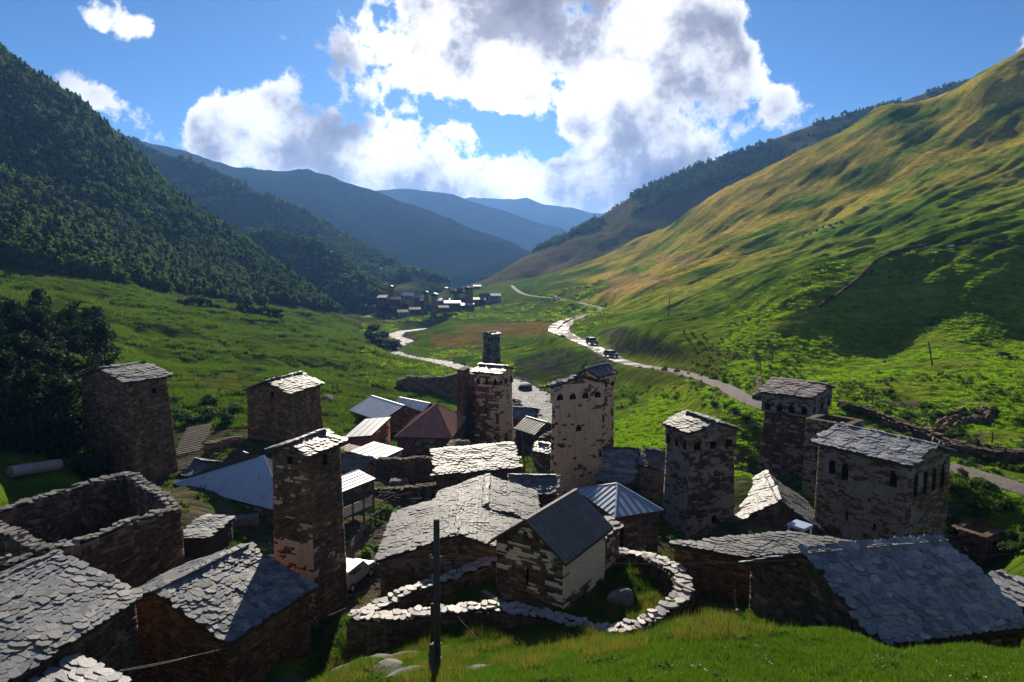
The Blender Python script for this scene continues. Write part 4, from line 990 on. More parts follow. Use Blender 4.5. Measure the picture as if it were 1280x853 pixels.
building('stone_tower', 'tan plastered tower with four arches under its roof, in the middle of the village', 'tower', (688,482), (692,482), (755,480), 70, 'R', .75, 1.0, oh=.3,
         roofmat='slate_pale', stone='stone_brown', plaster=[.5,.93], pmat='plaster_tan', opsR=[W_(.44,.56,.70,.775,.5),W_(.40,.44,.42,.45),W_(.56,.60,.25,.27),W_(.30,.33,.55,.57),W_(.93,.99,.42,.50)],
         crown=dict(h=1.9, over=.22, arches=(0,4), aw=.12, at=.48, plaster=.85), slate_w=.6, seed=14, limit=80)
building('stone_tower', 'half-hidden tower close behind the tan tower with four arches', 'tower', (724,468), (746,470), (769,466), 80, 'L', .7, 1.0, oh=.25,
         roofmat='slate_pale', stone='stone_brown', plaster=.6, pmat='plaster_tan', opsR=[W_(.30,.42,.62,.70)], crown=dict(h=1.9, over=.2, arches=(3,3), aw=.12, at=.4, plaster=.7), slate_w=.6, seed=15, limit=40)
building('stone_tower', 'two-toned tower beside the river whose lit side is smooth tan plaster', 'tower', (593,465), (624,467), (641,461), 100, 'R', .7, 1.03, oh=.25,
         roofmat='slate_rust', stone='stone_rust', plaster=[.22,.88], pmat='plaster_tan', opsR=[W_(.35,.60,.23,.31)], crown=dict(h=2.2, over=.2, arches=(3,3), aw=.14, at=.55, plaster=.6), slate_w=.65, size=(.5,.22), seed=16, limit=40)
building('stone_tower', 'lone tower on the far river bank with three small arches and white roof edge', 'tower', (604,417), (617,418), (625,417), 210, 'L', .5, 1.12, oh=.3,
         roofmat='slate_pale', stone='stone_dark', plaster=.3, pmat='plaster_grey', opsL=[W_(.45,.62,.62,.72,.5)], crown=dict(h=2.4, over=.25, arches=(3,2), aw=.18, at=.6, plaster=.5), slate_w=.9, size=(.8,.35), seed=17)
building('stone_tower', 'grey-and-brown tower with rounded slate roof in front of the round green meadow', 'tower', (832,526), (862,541), (921,533), 58, 'R', .8, 1.03, oh=.22,
         roofmat='slate_pale', stone='stone_dark', plaster=[.70,.45], pmat='plaster_grey', opsR=[W_(.52,.64,.20,.285,.4)], crown=dict(h=1.9, over=.18, arches=(3,3), aw=.14, at=.55, plaster=.35, stone='stone_brown'), slate_w=.62, seed=18, limit=90)
building('stone_tower', 'wide-crowned dark tower by the road with three arches on each face', 'tower', (953,490), (1014,497), (1040,486), 74, 'R', .9, 1.05, oh=.3,
         roofmat='slate_rust', stone='stone_dark', plaster=.18, pmat='plaster_grey', crown=dict(h=2.3, over=.55, arches=(4,3), aw=.12, at=.5, plaster=.6), slate_w=.7, seed=19, limit=60)
building('stone_tower', 'roofless open-topped tower squeezed behind the grey arched house', 'tower', (1008,523), (1060,532), (1080,526), 66, None, 0, 1.03, roof='open',
         stone='stone_dark', plaster=[.62,.4], pmat='plaster_grey', opsL=[W_(.44,.54,.80,.86)], seed=20)
building('stone_house', 'long grey stone house with arched blind windows and curved slate roof', 'house', (1024,553), (1136,580), (1188,565), 52, 'R', 1.1, 1.02, oh=.35,
         roofmat='slate_grey', stone='stone_brown', plaster=[.62,.30], pmat='plaster_grey', opsL=[W_(.14,.215,.72,.87,.4),W_(.29,.37,.71,.86,.4),W_(.82,.895,.77,.90,.5),W_(.37,.40,.32,.42),W_(.68,.71,.32,.39)],
         opsR=[W_(.14,.24,.68,.90,.3),W_(.36,.46,.68,.90,.3),W_(.57,.67,.68,.90,.3),W_(.78,.88,.68,.90,.3)], slate_w=.55, limit=240, seed=21, size=(.4,.15))

# ------------------------------------------------------------------ church in the walled yard
def chapel_single(T, O):
    rr = random.Random(5)
    def fn(face, B, rs):
        for row in B: place_stone(face, row, rs.uniform(.03, .09), 'stone_dark' if rr.random() < .5 else 'stone_brown', T, O, rr)
    return {0: fn}
def chapel_bias(s, t): return .9 * sstep(t + .35 * s, .30, .62)
CH = building('chapel', 'small stone chapel with dark metal roof and cream plastered side, inside the ring wall', 'chapel', (621,678), (703.5,694), (756,666), 38.6, 'L', 1.75, 1.0, oh=.42, roof='metal', roofmat='metal_dark',
         stone='stone_brown', plaster=[.22,.76], pmat='plaster_cream', pbias=chapel_bias, size=(.55,.13), opsL=[W_(.47,.50,.42,.68)], rib=.42, single=chapel_single, seed=22, base=-21.6)
for o in CH.children:
    if o.name.startswith('roof'):
        for c in o.children:
            if c.name.startswith('roof_panel') and np.mean([v.co.x for v in c.data.vertices]) < 0: c.data.materials[0] = MATS['metal_tan']
n, l, r_, b_ = foot((621,678), (703.5,694), (756,666), 38.6)
d = (r_ - n).normalized(); e = (l - n).normalized(); O = CH.location
mb = MB(); q = [r_ + e * .15, r_ + e * .15 + d * 2.6, r_ + e * 3.6 + d * 2.6, r_ + e * 3.6]
zt, z0 = -18.45, -21.6
mb.hexa([Vector((v.x, v.y, z0)) for v in q] + [Vector((v.x, v.y, zt)) for v in q]); ap = mb.build('apse', 'wall_core', CH, O)
f1 = Face(Vector((*q[0][:2], z0)), Vector((*q[1][:2], z0)), Vector((*q[0][:2], zt)), Vector((*q[1][:2], zt))); f2 = Face(Vector((*q[1][:2], z0)), Vector((*q[2][:2], z0)), Vector((*q[1][:2], zt)), Vector((*q[2][:2], zt)))
dress([(f1, [], True), (f2, [], True)], ap, O, 'stone_brown', 'plaster_tan', (.45, .13), .2, 77)
slates([Vector((v.x, v.y, zt + .03 + k)) for v, k in ((q[0] - e * .25, 0), (q[1] - e * .25 + d * .2, 0), (q[2] + d * .2, .5), (q[3], .5))], ap, O, 'slate_pale', .7, .7, 40, .06, 3)

# the ring wall round the yard
yw = [P(*p) for p in YARD]
yw = [(v.x, v.y, v.z - .12, gz(v.x, v.y) - .7) for v in yw]
stone_wall('yard_wall', 'curving dry stone wall topped with white slabs, ringing the chapel yard', 'stone wall', yw, 1.0, 'stone_dark', 'stone_pale', (.42, .15), closed=True, seed=31, cap_w=.40, cap_single=180, face_single=120, ragged=.08)

# ------------------------------------------------------------------ slate houses of the village
def wp(px, py, z): return tuple(PZ(px, py, z))
Uz = -17.6
building('stone_house', 'slate-roofed house below the roofless ruin, its roof cut by the photo corner', 'house', (-31.2,26.0), (-21.9,24.6,Uz), (-19.8,34.0), 24.6, 'L', 2.0, 1.0, oh=.25, roofmat='slate_blue', stone='stone_dark', plaster=.08, pmat='plaster_brown', slate_w=.43, limit=300, seed=41)
T = building('lean_to', 'low slate lean-to roof tucked under the eave of the corner slate house', 'shed', (-21.4,24.0), (-18.6,23.2,-19.0), (-17.4,28.4), 24, None, 0, 1.0, oh=.15, roofmat='slate_grey', dz=(.75,0,0,.75), stone='stone_dark', plaster=0, pmat=None, slate_w=.55, limit=80, seed=42)
building('stone_house', 'blue slate house at the foot of the slender tower with reddish stone side wall', 'house', (-24.6,38.3), (-15.5,35.2,-20.6), (-12.9,41.0), 35, 'L', 2.0, 1.0, oh=.3, roofmat='slate_blue', stone='stone_rust', plaster=.05, pmat='plaster_brown', slate_w=.44, limit=300, seed=43, size=(.4,.14))
building('shed', 'small lean-to shed of dark slates beside the ruin wall', 'shed', (221,672), (257,674), (289,646), 49, None, 0, 1.0, oh=.2, dz=(0,0,0,0), roofmat='slate_blue', stone='timber_dark', plaster=0, pmat=None, slate_w=.45, seed=44)
building('stone_house', 'great slate house beside the chapel ring wall with ridge running away', 'house', (475,693), (667,696), (650,641), 45, 'L', 1.75, 1.0, oh=.25, roofmat='slate_pale', stone='stone_brown', plaster=.35, pmat='plaster_brown', slate_w=.44, limit=300, seed=45)
building('stone_house', 'slate house directly behind the great slate house, its white slope facing the tan tower', 'house', (541,653), (671,653), (666,616), 51.5, 'L', 1.45, 1.0, oh=.25, roofmat='slate_pale', stone='stone_dark', plaster=.2, pmat='plaster_brown', slate_w=.46, limit=160, seed=46)
building('stone_house', 'low stone house under one long tilted slate slab roof, in front of the two-toned tower', 'house', (546,602), (646,586), (651,567), 67, None, 0, 1.0, oh=.3, dz=(0,.1,.9,.9), roofmat='slate_pale', stone='stone_dark', plaster=.12, pmat='plaster_brown', slate_w=.6, seed=47, limit=60)
building('stone_house', 'small slate roof pressed against the foot of the tan tower, upper half white', 'house', (640,617), (693,618), (692,596), 60, 'R', .9, 1.0, oh=.2, roofmat='slate_pale', stone='stone_dark', plaster=.1, pmat='plaster_brown', slate_w=.5, seed=48, limit=50)
building('shed', 'little grey slate shed roof tucked left of the tan tower', 'shed', (668,560), (694,569), (708,557), 84, 'R', .6, 1.0, oh=.25, roofmat='slate_grey', stone='stone_dark', plaster=.1, pmat='plaster_brown', slate_w=.6, seed=49)
building('shed', 'thin bright slate roof between the tan tower and the blue hipped roof', 'shed', (748,602), (784,605), (792,594), 66, 'R', .35, 1.0, oh=.2, roofmat='slate_pale', stone='stone_dark', plaster=.1, pmat='plaster_brown', slate_w=.55, seed=50)
building('stone_house', 'blue-grey slate house right behind the blue hipped roof', 'house', (733,589), (790,588), (812,570), 73, 'R', 1.5, 1.0, oh=.25, roofmat='slate_blue', stone='stone_dark', plaster=.25, pmat='plaster_brown', slate_w=.55, seed=51, limit=90)
building('stone_house', 'narrow plastered house with white slate roof against the grey-and-brown tower', 'house', (801,577), (831,586), (850,572), 65, 'R', 1.0, 1.0, oh=.2, roofmat='slate_pale', stone='stone_brown', plaster=.75, pmat='plaster_brown', slate_w=.55, seed=52, limit=50)
building('stone_house', 'dark gabled slate house between the grey-and-brown tower and the kiosk', 'house', (917,654), (1026,662), (1004,623), 57, 'L', 2.3, 1.0, oh=.25, roofmat='slate_pale', stone='stone_dark', plaster=.12, pmat='plaster_brown', slate_w=.55, seed=53, limit=100, opsL=[W_(.22,.32,.05,.42)])
building('stone_house', 'long low house with bright flat slate top beyond the ring wall', 'house', (10.75,43.3), (15.1,41.5,-18.8), (22.9,43.0), 41.5, None, 0, 1.0, oh=.2, dz=(0,0,.12,.12), roofmat='slate_pale', stone='stone_rust', plaster=0, pmat=None, slate_w=.42, seed=54, limit=200, size=(.42,.15), base=-22.2)
zo = -16.7
building('stone_house', 'house with the largest grey slate roof, sloping down to the foreground grass', 'house', (13.3,36.2), (16.35,28.5,zo), (23.7,29.9), 28.5, 'L', 2.25, 1.0, oh=.28, roofmat='slate_grey', stone='stone_dark', plaster=.05, pmat='plaster_brown', slate_w=.43, limit=300, seed=55, base=-19.6)
building('shed', 'low slate shed half hidden past the largest grey slate roof', 'shed', (1233,731), (1284,757), (1320,744), 37, 'R', .6, 1.0, oh=.2, roofmat='slate_grey', stone='stone_dark', plaster=0, pmat=None, slate_w=.5, seed=56)
building('stone_house', 'pale slate roof beyond the roofless ruin, next to the big blue metal roof', 'house', (225,586), (262,600), (307,579), 66, 'R', .9, 1.0, oh=.25, roofmat='slate_pale', stone='stone_dark', plaster=.2, pmat='plaster_brown', slate_w=.6, seed=57, limit=70)
building('stone_house', 'white slate house peeping out right of the slender tower above the veranda', 'house', (395,578), (450,590), (467,577), 69, 'R', .9, 1.0, oh=.25, roofmat='slate_pale', stone='stone_brown', plaster=.5, pmat='plaster_brown', slate_w=.65, seed=58, limit=60)
building('stone_house', 'grey slate roof low beside the river under the two-toned tower', 'house', (634,522), (663,524), (672,514), 114, 'R', 1.2, 1.0, oh=.3, roofmat='slate_blue', stone='stone_dark', plaster=.1, pmat='plaster_brown', slate_w=.8, size=(.6,.25), seed=59)
building('stone_house', 'narrow white-slated annex leaning on the two-toned tower', 'house', (577,482), (594,484), (602,476), 106, 'R', 1.3, 1.0, oh=.2, roofmat='slate_pale', stone='stone_brown', plaster=.2, pmat='plaster_brown', slate_w=.7, size=(.6,.25), seed=60)
building('ruined_tower', 'thin broken wall fin standing alone left of the two-toned tower', 'ruin', (572,461), (579,463), (582,459), 103, None, 0, 1.25, roof='open', stone='stone_dark', plaster=.1, pmat='plaster_brown', size=(.5,.2), seed=61)
# metal-roofed houses
building('farmhouse', 'big house under a blue ribbed metal hip roof behind the slender tower', 'house', (222,616), (356,640), (420,618), 57, 'hip', 3.3, 1.0, oh=.35, roof='hip', roofmat=['metal_blue','metal_light','metal_blue','metal_blue'], apex=((.40,.5),(.60,.5)), stone='stone_dark', plaster=.35, pmat='plaster_grey', rib=.45, seed=62, opsR=[W_(.2,.35,.35,.7),W_(.6,.75,.35,.7)])  # one slope takes lighter metal, so its lit side is in the colour
V = building('veranda', 'open timber veranda under a white ribbed roof beside the slender tower', 'veranda', (405,612), (425,616), (467,601), 58.5, None, 0, 1.0, oh=.15, roof='metal', roofmat='metal_white', dz=(.5,0,0,.5), walls=False, rib=.45, seed=63)
n, l, r_, b_ = foot((405,612), (425,616), (467,601), 58.5); O = V.location; zg = gz(n.x, n.y); dR = r_ - n; dL = (l - n)
for f in (0.02, .35, .68, .98):
    p = n + dR * f; mb = MB(); mb.beam((p.x, p.y, zg - .3), (p.x, p.y, p.z - .2), .16); mb.build('post', 'timber_dark', V, O)
fl = n.z - 2.5; mb = MB(); mb.hexa([Vector((v.x, v.y, fl - .15)) for v in (n, r_, r_ + dL, l)] + [Vector((v.x, v.y, fl)) for v in (n, r_, r_ + dL, l)]); mb.build('deck', 'timber_dark', V, O)
for k in range(5):
    mb = MB(); a = n + dR * .0; bq = r_; zz = fl + .12 + k * .19; o_ = (n - l).normalized() * .05; mb.beam((a.x + o_.x, a.y + o_.y, zz), (bq.x + o_.x, bq.y + o_.y, zz), .04, .15); mb.build('railing_board', 'timber_grey', V, O)
for f in (.1, .9):
    p = n + dR * f; mb = MB(); mb.beam((p.x, p.y, fl - .1), (p.x + dL.x * .4, p.y + dL.y * .4, zg + .4), .12); mb.build('brace', 'timber_dark', V, O)
building('farmhouse', 'stone farmhouse with light ribbed metal gable roof below the river meadow', 'house', (440,516), (477,525), (530,518), 104, 'R', 1.75, 1.0, oh=.35, roof='metal', roofmat='metal_light', stone='stone_brown', plaster=.08, pmat='plaster_brown', rib=.55, size=(.5,.2), seed=64, opsR=[W_(.60,.78,.30,.62)])
building('farmhouse', 'white metal roofed house just behind the stone farmhouse with ribbed gable', 'house', (489,508), (524,518), (548,511), 116, 'R', 1.6, 1.0, oh=.35, roof='metal', roofmat='metal_white', stone='stone_dark', plaster=.1, pmat='plaster_brown', rib=.6, size=(.6,.25), seed=65)
building('shed', 'orange boarded shed with grey-blue sheet metal roof', 'shed', (432,546), (464,547), (487,532), 90, None, 0, 1.0, oh=.25, dz=(-.1,.35,1.0,.5), roof='metal', roofmat='metal_grey', stone='orange_board', plaster=0, pmat=None, size=(3,.22), rib=.9, seed=66)
building('shed', 'pale blue shed with patched light metal roof beside the stone terrace', 'shed', (441,559), (475,574), (501,561), 80, None, 0, 1.0, oh=.25, dz=(0,0,.1,.35), roof='metal', roofmat='metal_light', stone='metal_grey', plaster=0, pmat=None, size=(1.5,1.2), rib=1.1, seed=67)
building('shed', 'low maroon metal roof between the orange shed and the slender tower', 'shed', (424,559), (440,566), (452,559), 85, None, 0, 1.0, oh=.1, dz=(0,0,.2,.2), roof='metal', roofmat='paint_red', stone='stone_dark', plaster=0, pmat=None, size=(.6,.3), rib=.6, seed=68)
E_ = building('farmhouse', 'stone house with rusty red hipped metal roof and ladder by its red door', 'house', (497,546), (563,547), (580,527), 91, 'hip', 3.4, 1.0, oh=.4, roof='hip', roofmat='metal_red', apex=(.42,.5), stone='stone_dark', plaster=.12, pmat='plaster_grey', rib=.55, size=(.45,.18), seed=69, opsL=[W_(.36,.44,.0,.55)])
n, l, r_, b_ = foot((497,546), (563,547), (580,527), 91); O = E_.location
for k in range(7):
    f0, f1 = k / 7 * .34, (k + .93) / 7 * .34; a = l.lerp(n, f0); bq = l.lerp(n, f1); o_ = (n - r_).normalized() * .09; mb = MB()
    mb.hexa([Vector((a.x + o_.x * q, a.y + o_.y * q, z)) for z in (0, 0) for q in ()] or [Vector((p.x + o_.x * q, p.y + o_.y * q, z)) for z in (gz(a.x, a.y), a.z - .05) for p, q in ((a, 0.2), (a, 1), (bq, 1), (bq, 0.2))])
    mb.build('plank', 'red_board', E_, O)
zg = gz(l.x, l.y - 2); p0 = l.lerp(n, .12) + (n - r_).normalized() * 1.6; p1 = l.lerp(n, .30) + (n - r_).normalized() * .25
LT = thing('ladder', 'grey wooden ladder leaning on the red hipped house', 'ladder', (p0.x, p0.y, zg)); sx = (n - l).normalized() * .28; lo = Vector((p0.x, p0.y, zg)); hi = Vector((p1.x, p1.y, p1.z + .3))
for s_ in (-1, 1): mb = MB(); mb.beam(lo + sx * s_, hi + sx * s_, .08); mb.build('rail', 'timber_grey', LT, lo)
for k in range(9): mb = MB(); c = lo.lerp(hi, (k + .7) / 9.3); mb.beam(c - sx, c + sx, .05); mb.build('rung', 'timber_grey', LT, lo)
building('shed', 'dark purple ribbed metal roof behind the white parked car', 'shed', (645,531), (668,542), (696,528), 99, 'R', 1.2, 1.0, oh=.3, roof='metal', roofmat='metal_purple', stone='timber_dark', plaster=0, pmat=None, size=(.25,2.6), rib=.55, seed=70)
building('stone_house', 'house with pale blue standing-seam pyramid roof in front of the tan tower', 'house', (723,616), (769,645), (823,638), 51, 'hip', 1.35, 1.0, oh=.3, roof='hip', roofmat='metal_hip_blue', apex=(.5,.5), stone='stone_dark', plaster=.1, pmat='plaster_brown', rib=.62, seed=71, opsR=[W_(.05,.2,.0,.8)])
building('shed', 'tiny bright blue metal roof behind the lattice of bare battens', 'shed', (217,530), (234,530), (250,527), 92, 'L', .5, 1.0, oh=.25, roof='metal', roofmat='metal_light', stone='stone_dark', plaster=0, pmat=None, rib=.8, seed=72, size=(.6,.3))
# lattice of bare roof battens
n, l, r_, b_ = foot((216,571), (252,562), (285,538), 76); c = (n + l + r_ + b_) / 4
LB = thing('batten_roof', 'bare lattice of roof battens without slates behind the broad dark tower', 'roof frame', (c.x, c.y, c.z)); O = LB.location
for k in range(15): mb = MB(); f = k / 14; z_ = Vector((0, 0, .9 * f)); mb.beam(l.lerp(b_, f) + z_, n.lerp(r_, f) + z_, .13, .08); mb.build('batten', 'timber_batten', LB, O)
for k in range(3): mb = MB(); f = (k + .3) / 2.6; a = l.lerp(n, f); bq = b_.lerp(r_, f); mb.beam(a - Vector((0, 0, .12)), bq + Vector((0, 0, .78)), .14); mb.build('rafter', 'timber_grey', LB, O)
for f, g in ((0, 0), (1, 0), (0, 1), (1, 1)): mb = MB(); a = l.lerp(n, f).lerp(b_.lerp(r_, f), g); mb.beam((a.x, a.y, gz(a.x, a.y) - .4), (a.x, a.y, a.z + .9 * g), .2); mb.build('post', 'timber_dark', LB, O)
# ruins
zT = -17.6; A_, B_, C_ = PZ(160,592,zT), PZ(218,634,zT), PZ(58,692,zT); D_ = PZ(-27,648,zT)
def seg(a, b, k, zj=.25, dz=0, r=random.Random(3)):
    return [(*(a.lerp(b, i / k))[:2], a.lerp(b, i / k).z + dz + r.uniform(-zj, zj), min(gz(*a.lerp(b, i / k)[:2]), -20) - .6) for i in range(k)]
stone_wall('roofless_ruin', 'roofless ruin of four thick dark walls with pale rubble tops', 'ruin', seg(A_, B_, 5) + seg(B_, C_, 5, .12) + seg(C_, D_, 5) + seg(D_, A_, 5, .12), .85, 'stone_dark', 'boulder_stone', (.42,.15), True, 81, .42, 60, .15, plaster=.2, pmat='plaster_brown')
E2 = C_ + (C_ - B_) * .8; 
stone_wall('ruin_wall', 'rubble-topped wall running on from the roofless ruin corner', 'ruin', [(C_.x-.6, C_.y-.6, zT-.1, -22), ((C_.x+D_.x)/2-4.5, (C_.y+D_.y)/2-7.5, zT-.1, -22), (D_.x-7, D_.y-12, zT, -22)], .8, 'stone_dark', 'boulder_stone', (.45,.16), False, 82, .42, 40, .2)
rw = [(P(497,476,152)), (P(512,472,151)), (P(535,472,150)), (P(556,471,149)), (P(576,468,148))]
stone_wall('ruin_wall', 'long broken farmyard wall on the meadow beside the river', 'ruin', [(v.x, v.y, v.z + random.uniform(-.25, .35), gz(v.x, v.y) - .5) for v in rw], 1.0, 'stone_brown', 'stone_dark', (.7,.28), False, 83, 1.0, 0, .6, plaster=.3, pmat='plaster_brown')
building('ruined_house', 'roofless dark ruin with square window holes past the grey arched house', 'ruin', (1188,658), (1233,672), (1261,661), 56, None, 0, 1.0, roof='open', stone='stone_dark', plaster=.1, pmat='plaster_grey', seed=84, opsR=[W_(.25,.42,.12,.30),W_(.6,.78,.12,.30),W_(.3,.8,.62,.80)], opsL=[W_(.1,.25,.8,.93)])
def flat_wall(label, pts, name='terrace_wall', h=None, **kw):
    v = [P(*p[:3]) for p in pts]
    if h: v = [Vector((q.x, q.y, gz(q.x, q.y) + h)) for q in v]
    return stone_wall(name, label, kw.pop('cat', 'stone wall'), [(q.x, q.y, q.z, min(gz(q.x, q.y), q.z - .4) - .6) for q in v], **kw)
flat_wall('dark terrace wall with mossy top below the red hipped house', [(474,574,80),(500,575,78),(520,573,77),(548,574,77),(562,570,78)], width=.8, seed=85, cap='stone_dark', size=(.5,.2))
flat_wall('crumbling tan wall end beside the red hipped house', [(560,562,80),(566,552,83),(585,552,85)], width=.8, seed=86, cap='stone_grey', stone='stone_brown', size=(.5,.2), plaster=.5, pmat='plaster_brown', name='ruin_wall')
flat_wall('broken low wall with two dark gaps near the bare battens', [(258,556,74),(280,550,76),(300,546,78)], width=.8, seed=87, cap='stone_dark', stone='stone_brown', size=(.5,.2), plaster=.6, pmat='plaster_brown', name='ruin_wall')
flat_wall('low terrace of rubble below the pile of sticks', [(470,612,70),(500,612,69),(530,608,69),(548,606,69)], width=.9, seed=88, cap='stone_dark', size=(.5,.2))
flat_wall('rubble wall heap by the purple metal roof', [(668,560,92),(680,546,93),(692,540,95)], width=.9, seed=89, cap='stone_grey', size=(.5,.22), name='ruin_wall')
flat_wall('field wall climbing the bright meadow to the hillside', [(1022,417,154),(1045,405,160),(1070,389,169),(1090,377,178),(1110,367,184),(1130,357,190),(1160,346,196),(1200,341,190),(1240,340,182),(1290,339,176)], width=.5, seed=90, cap='stone_dark', stone='stone_dark', size=(1.2,.5), cap_w=1.4, name='field_wall', ragged=.3, h=.55)
flat_wall('short wall bent down the bank by the road corner', [(948,475,112),(949,492,104),(944,505,97)], width=.8, seed=91, cap='stone_dark', size=(.8,.3), cap_w=.9, name='field_wall', ragged=.3, h=.55)
flat_wall('overgrown wall under the rubble mound beside the road', [(1050,498,90),(1090,503,86),(1130,512,81),(1165,522,77),(1190,540,73),(1230,548,71),(1280,556,69)], width=1.0, seed=92, cap='stone_dark', size=(.7,.3), cap_w=.8, name='field_wall', ragged=.5, h=.7)
# ------------------------------------------------------------------ far village on its knoll
def far_tower(label, px, y0, y1, wpx, Y, mat, roofm='slate_grey'):
    v = P(px, y0, Y); hgt = (y1 - y0) / FPX * Y * 1.02; wd = wpx / FPX * Y / 1.25
    zb = min(v.z - hgt, gz(v.x, v.y)) - 1
    T = thing('stone_tower', label, 'tower', (v.x, v.y, zb), 'towers of the far village'); O = T.location; a = random.uniform(.3, .9)
    def ring(s, z): return [Vector((v.x + math.cos(a + k * math.pi / 2) * wd * .707 * s, v.y + math.sin(a + k * math.pi / 2) * wd * .707 * s, z)) for k in range(4)]
    mb = MB(); b0, b1 = ring(1.08, zb), ring(.95, v.z - hgt * .16); mb.hexa(b0 + b1); w1 = mb.build('wall', mat, T, O)
    mb = MB(); c0, c1 = ring(1.08, v.z - hgt * .16), ring(1.08, v.z - .4); mb.hexa(c0 + c1); mb.build('crown', mat, T, O)
    mb = MB()
    for k in range(4):
        for f in (.3, .7): p = c0[k].lerp(c0[(k + 1) % 4], f); q = (p - Vector((v.x, v.y, p.z))).normalized(); mb.box(p + q * .02 + Vector((0, 0, .9)), (.45, .45, .6), a)
    mb.build('window', 'dark_void', T, O)
    r0 = ring(1.22, v.z - .4); mb = MB(); e = [(r0[0] + r0[1]) / 2 + Vector((0, 0, .9)), (r0[2] + r0[3]) / 2 + Vector((0, 0, .9))]
    mb.add(r0 + e, [(0, 1, 4), (2, 3, 5), (1, 2, 5, 4), (3, 0, 4, 5), (3, 2, 1, 0)]); mb.build('roof', roofm, T, O)
for a in [('reddish tower rising above the dark roofs at the far village edge', 489.5, 358, 372, 7, 478, 'stone_rust'), ('brown tower beside the white roofs in the middle of the far village', 533, 365, 382, 8, 466, 'stone_brown'),
          ('stout tower standing lowest on the far village slope', 543, 367, 391, 8.5, 452, 'stone_brown'), ('sunlit tan tower of the far village', 557.5, 360, 375, 7.5, 485, 'plaster_tan'),
          ('small dark tower right of the sunlit tan one in the far village', 569.5, 364, 377, 6, 480, 'stone_dark'), ('pale side of the twin towers in the far village', 584, 359, 379, 6, 474, 'stone_brown'), ('dark side of the twin towers in the far village', 589, 359.5, 378, 5, 470, 'stone_dark')]: far_tower(*a)
def far_house(label, x0, x1, yt, yb, Y, roofm, wallm, rot=0.2, rise=.3):
    v = P((x0 + x1) / 2, yb, Y); wd = (x1 - x0) / FPX * Y / 2; hh = (yb - yt) / FPX * Y; z1 = v.z + hh * (1 - rise); zb = gz(v.x, v.y) - 1; dp = wd * .8
    T = thing('village_house', label, 'house', (v.x, v.y, zb), 'houses of the far village'); O = T.location; R_ = Matrix.Rotation(rot, 3, 'Z')
    q = [Vector((v.x, v.y, 0)) + R_ @ Vector((sx * wd, sy * dp, 0)) for sx, sy in ((-1, -1), (1, -1), (1, 1), (-1, 1))]; up = lambda p, z: Vector((p.x, p.y, z))
    mb = MB(); mb.hexa([up(p, zb) for p in q] + [up(p, z1) for p in q]); mb.build('wall', wallm, T, O)
    mb = MB()
    for f in (.25, .6): p = q[0].lerp(q[1], f); mb.box((p.x, p.y, z1 - 1.6), (.5, .15, .6), rot)
    mb.build('window', 'dark_void', T, O)
    o = [up(Vector((v.x, v.y, 0)) + R_ @ Vector((sx * wd * 1.1, sy * dp * 1.15, 0)), z1 - .1) for sx, sy in ((-1, -1), (1, -1), (1, 1), (-1, 1))]; zr = z1 + max(1.0, hh * rise)
    e = [up((o[0] + o[3]) / 2, zr), up((o[1] + o[2]) / 2, zr)]; mb = MB(); mb.add(o + e, [(0, 1, 5, 4), (2, 3, 4, 5), (0, 4, 3), (1, 2, 5), (3, 2, 1, 0)]); mb.build('roof', roofm, T, O)
for a in [('white gabled house of the far village', 503,516,366,377,474,'metal_white','plaster_grey',.5), ('grey roofed house right of the white gabled one in the far village', 515,525,370,377,478,'metal_grey','stone_brown',.1), ('dark red roofs under the reddish far tower', 474,492,369,378,470,'metal_purple','stone_brown',-.3),
          ('brown gabled house with white roof edge in the far village', 484,500,371,381,462,'metal_red','stone_brown',.3), ('long pinkish low building below the far village', 497,513,387,396,440,'metal_tan','plaster_grey',.25), ('long ruined wall house beside the pinkish low building', 512,527,384,392,444,'slate_pale','stone_brown',.2),
          ('long bright white roof of the far village', 556,575,376,383,458,'metal_white','stone_dark',.1), ('light blue roof behind the stout far tower', 545,556,374,380,468,'metal_light','stone_dark',.0), ('white low roof left of the stout far tower', 525,534,374,379,470,'metal_white','stone_brown',.3), ('small white shed just above the long bright white roof', 533,540,381,386,455,'slate_pale','stone_dark',.3),
          ('dark ruin-like house under the sunlit tan far tower', 550,562,373,379,476,'slate_grey','stone_brown',.2), ('brown low house below the long bright white roof', 548,560,382,389,448,'slate_grey','stone_brown',.3), ('small brown house left of the twin far towers', 573,582,371,377,480,'metal_purple','stone_brown',.1), ('dark slate house at the foot of the reddish far tower', 478,488,368,375,482,'slate_grey','stone_dark',.2), ('brown house in front of the twin far towers', 576,592,379,386,455,'slate_grey','stone_brown',-.1),
          ('purple roofed house right of the twin far towers', 592,606,372,379,480,'metal_purple','stone_brown',.1), ('dark pyramid roofed house near the far white end house', 600,612,367,376,486,'metal_purple','metal_grey',.4), ('white roofed house at the end of the far village', 611,625,367,375,490,'metal_white','plaster_grey',.2),
          ('white roof far off beside the road end', 592,601,357,359.5,640,'metal_white','stone_brown',0), ('lone barn with white roof edges on the brown far meadow', 602,628,414,421,268,'metal_white','stone_dark',.05)]: 
    if a[0].startswith('lone barn'): continue
    far_house(*a)

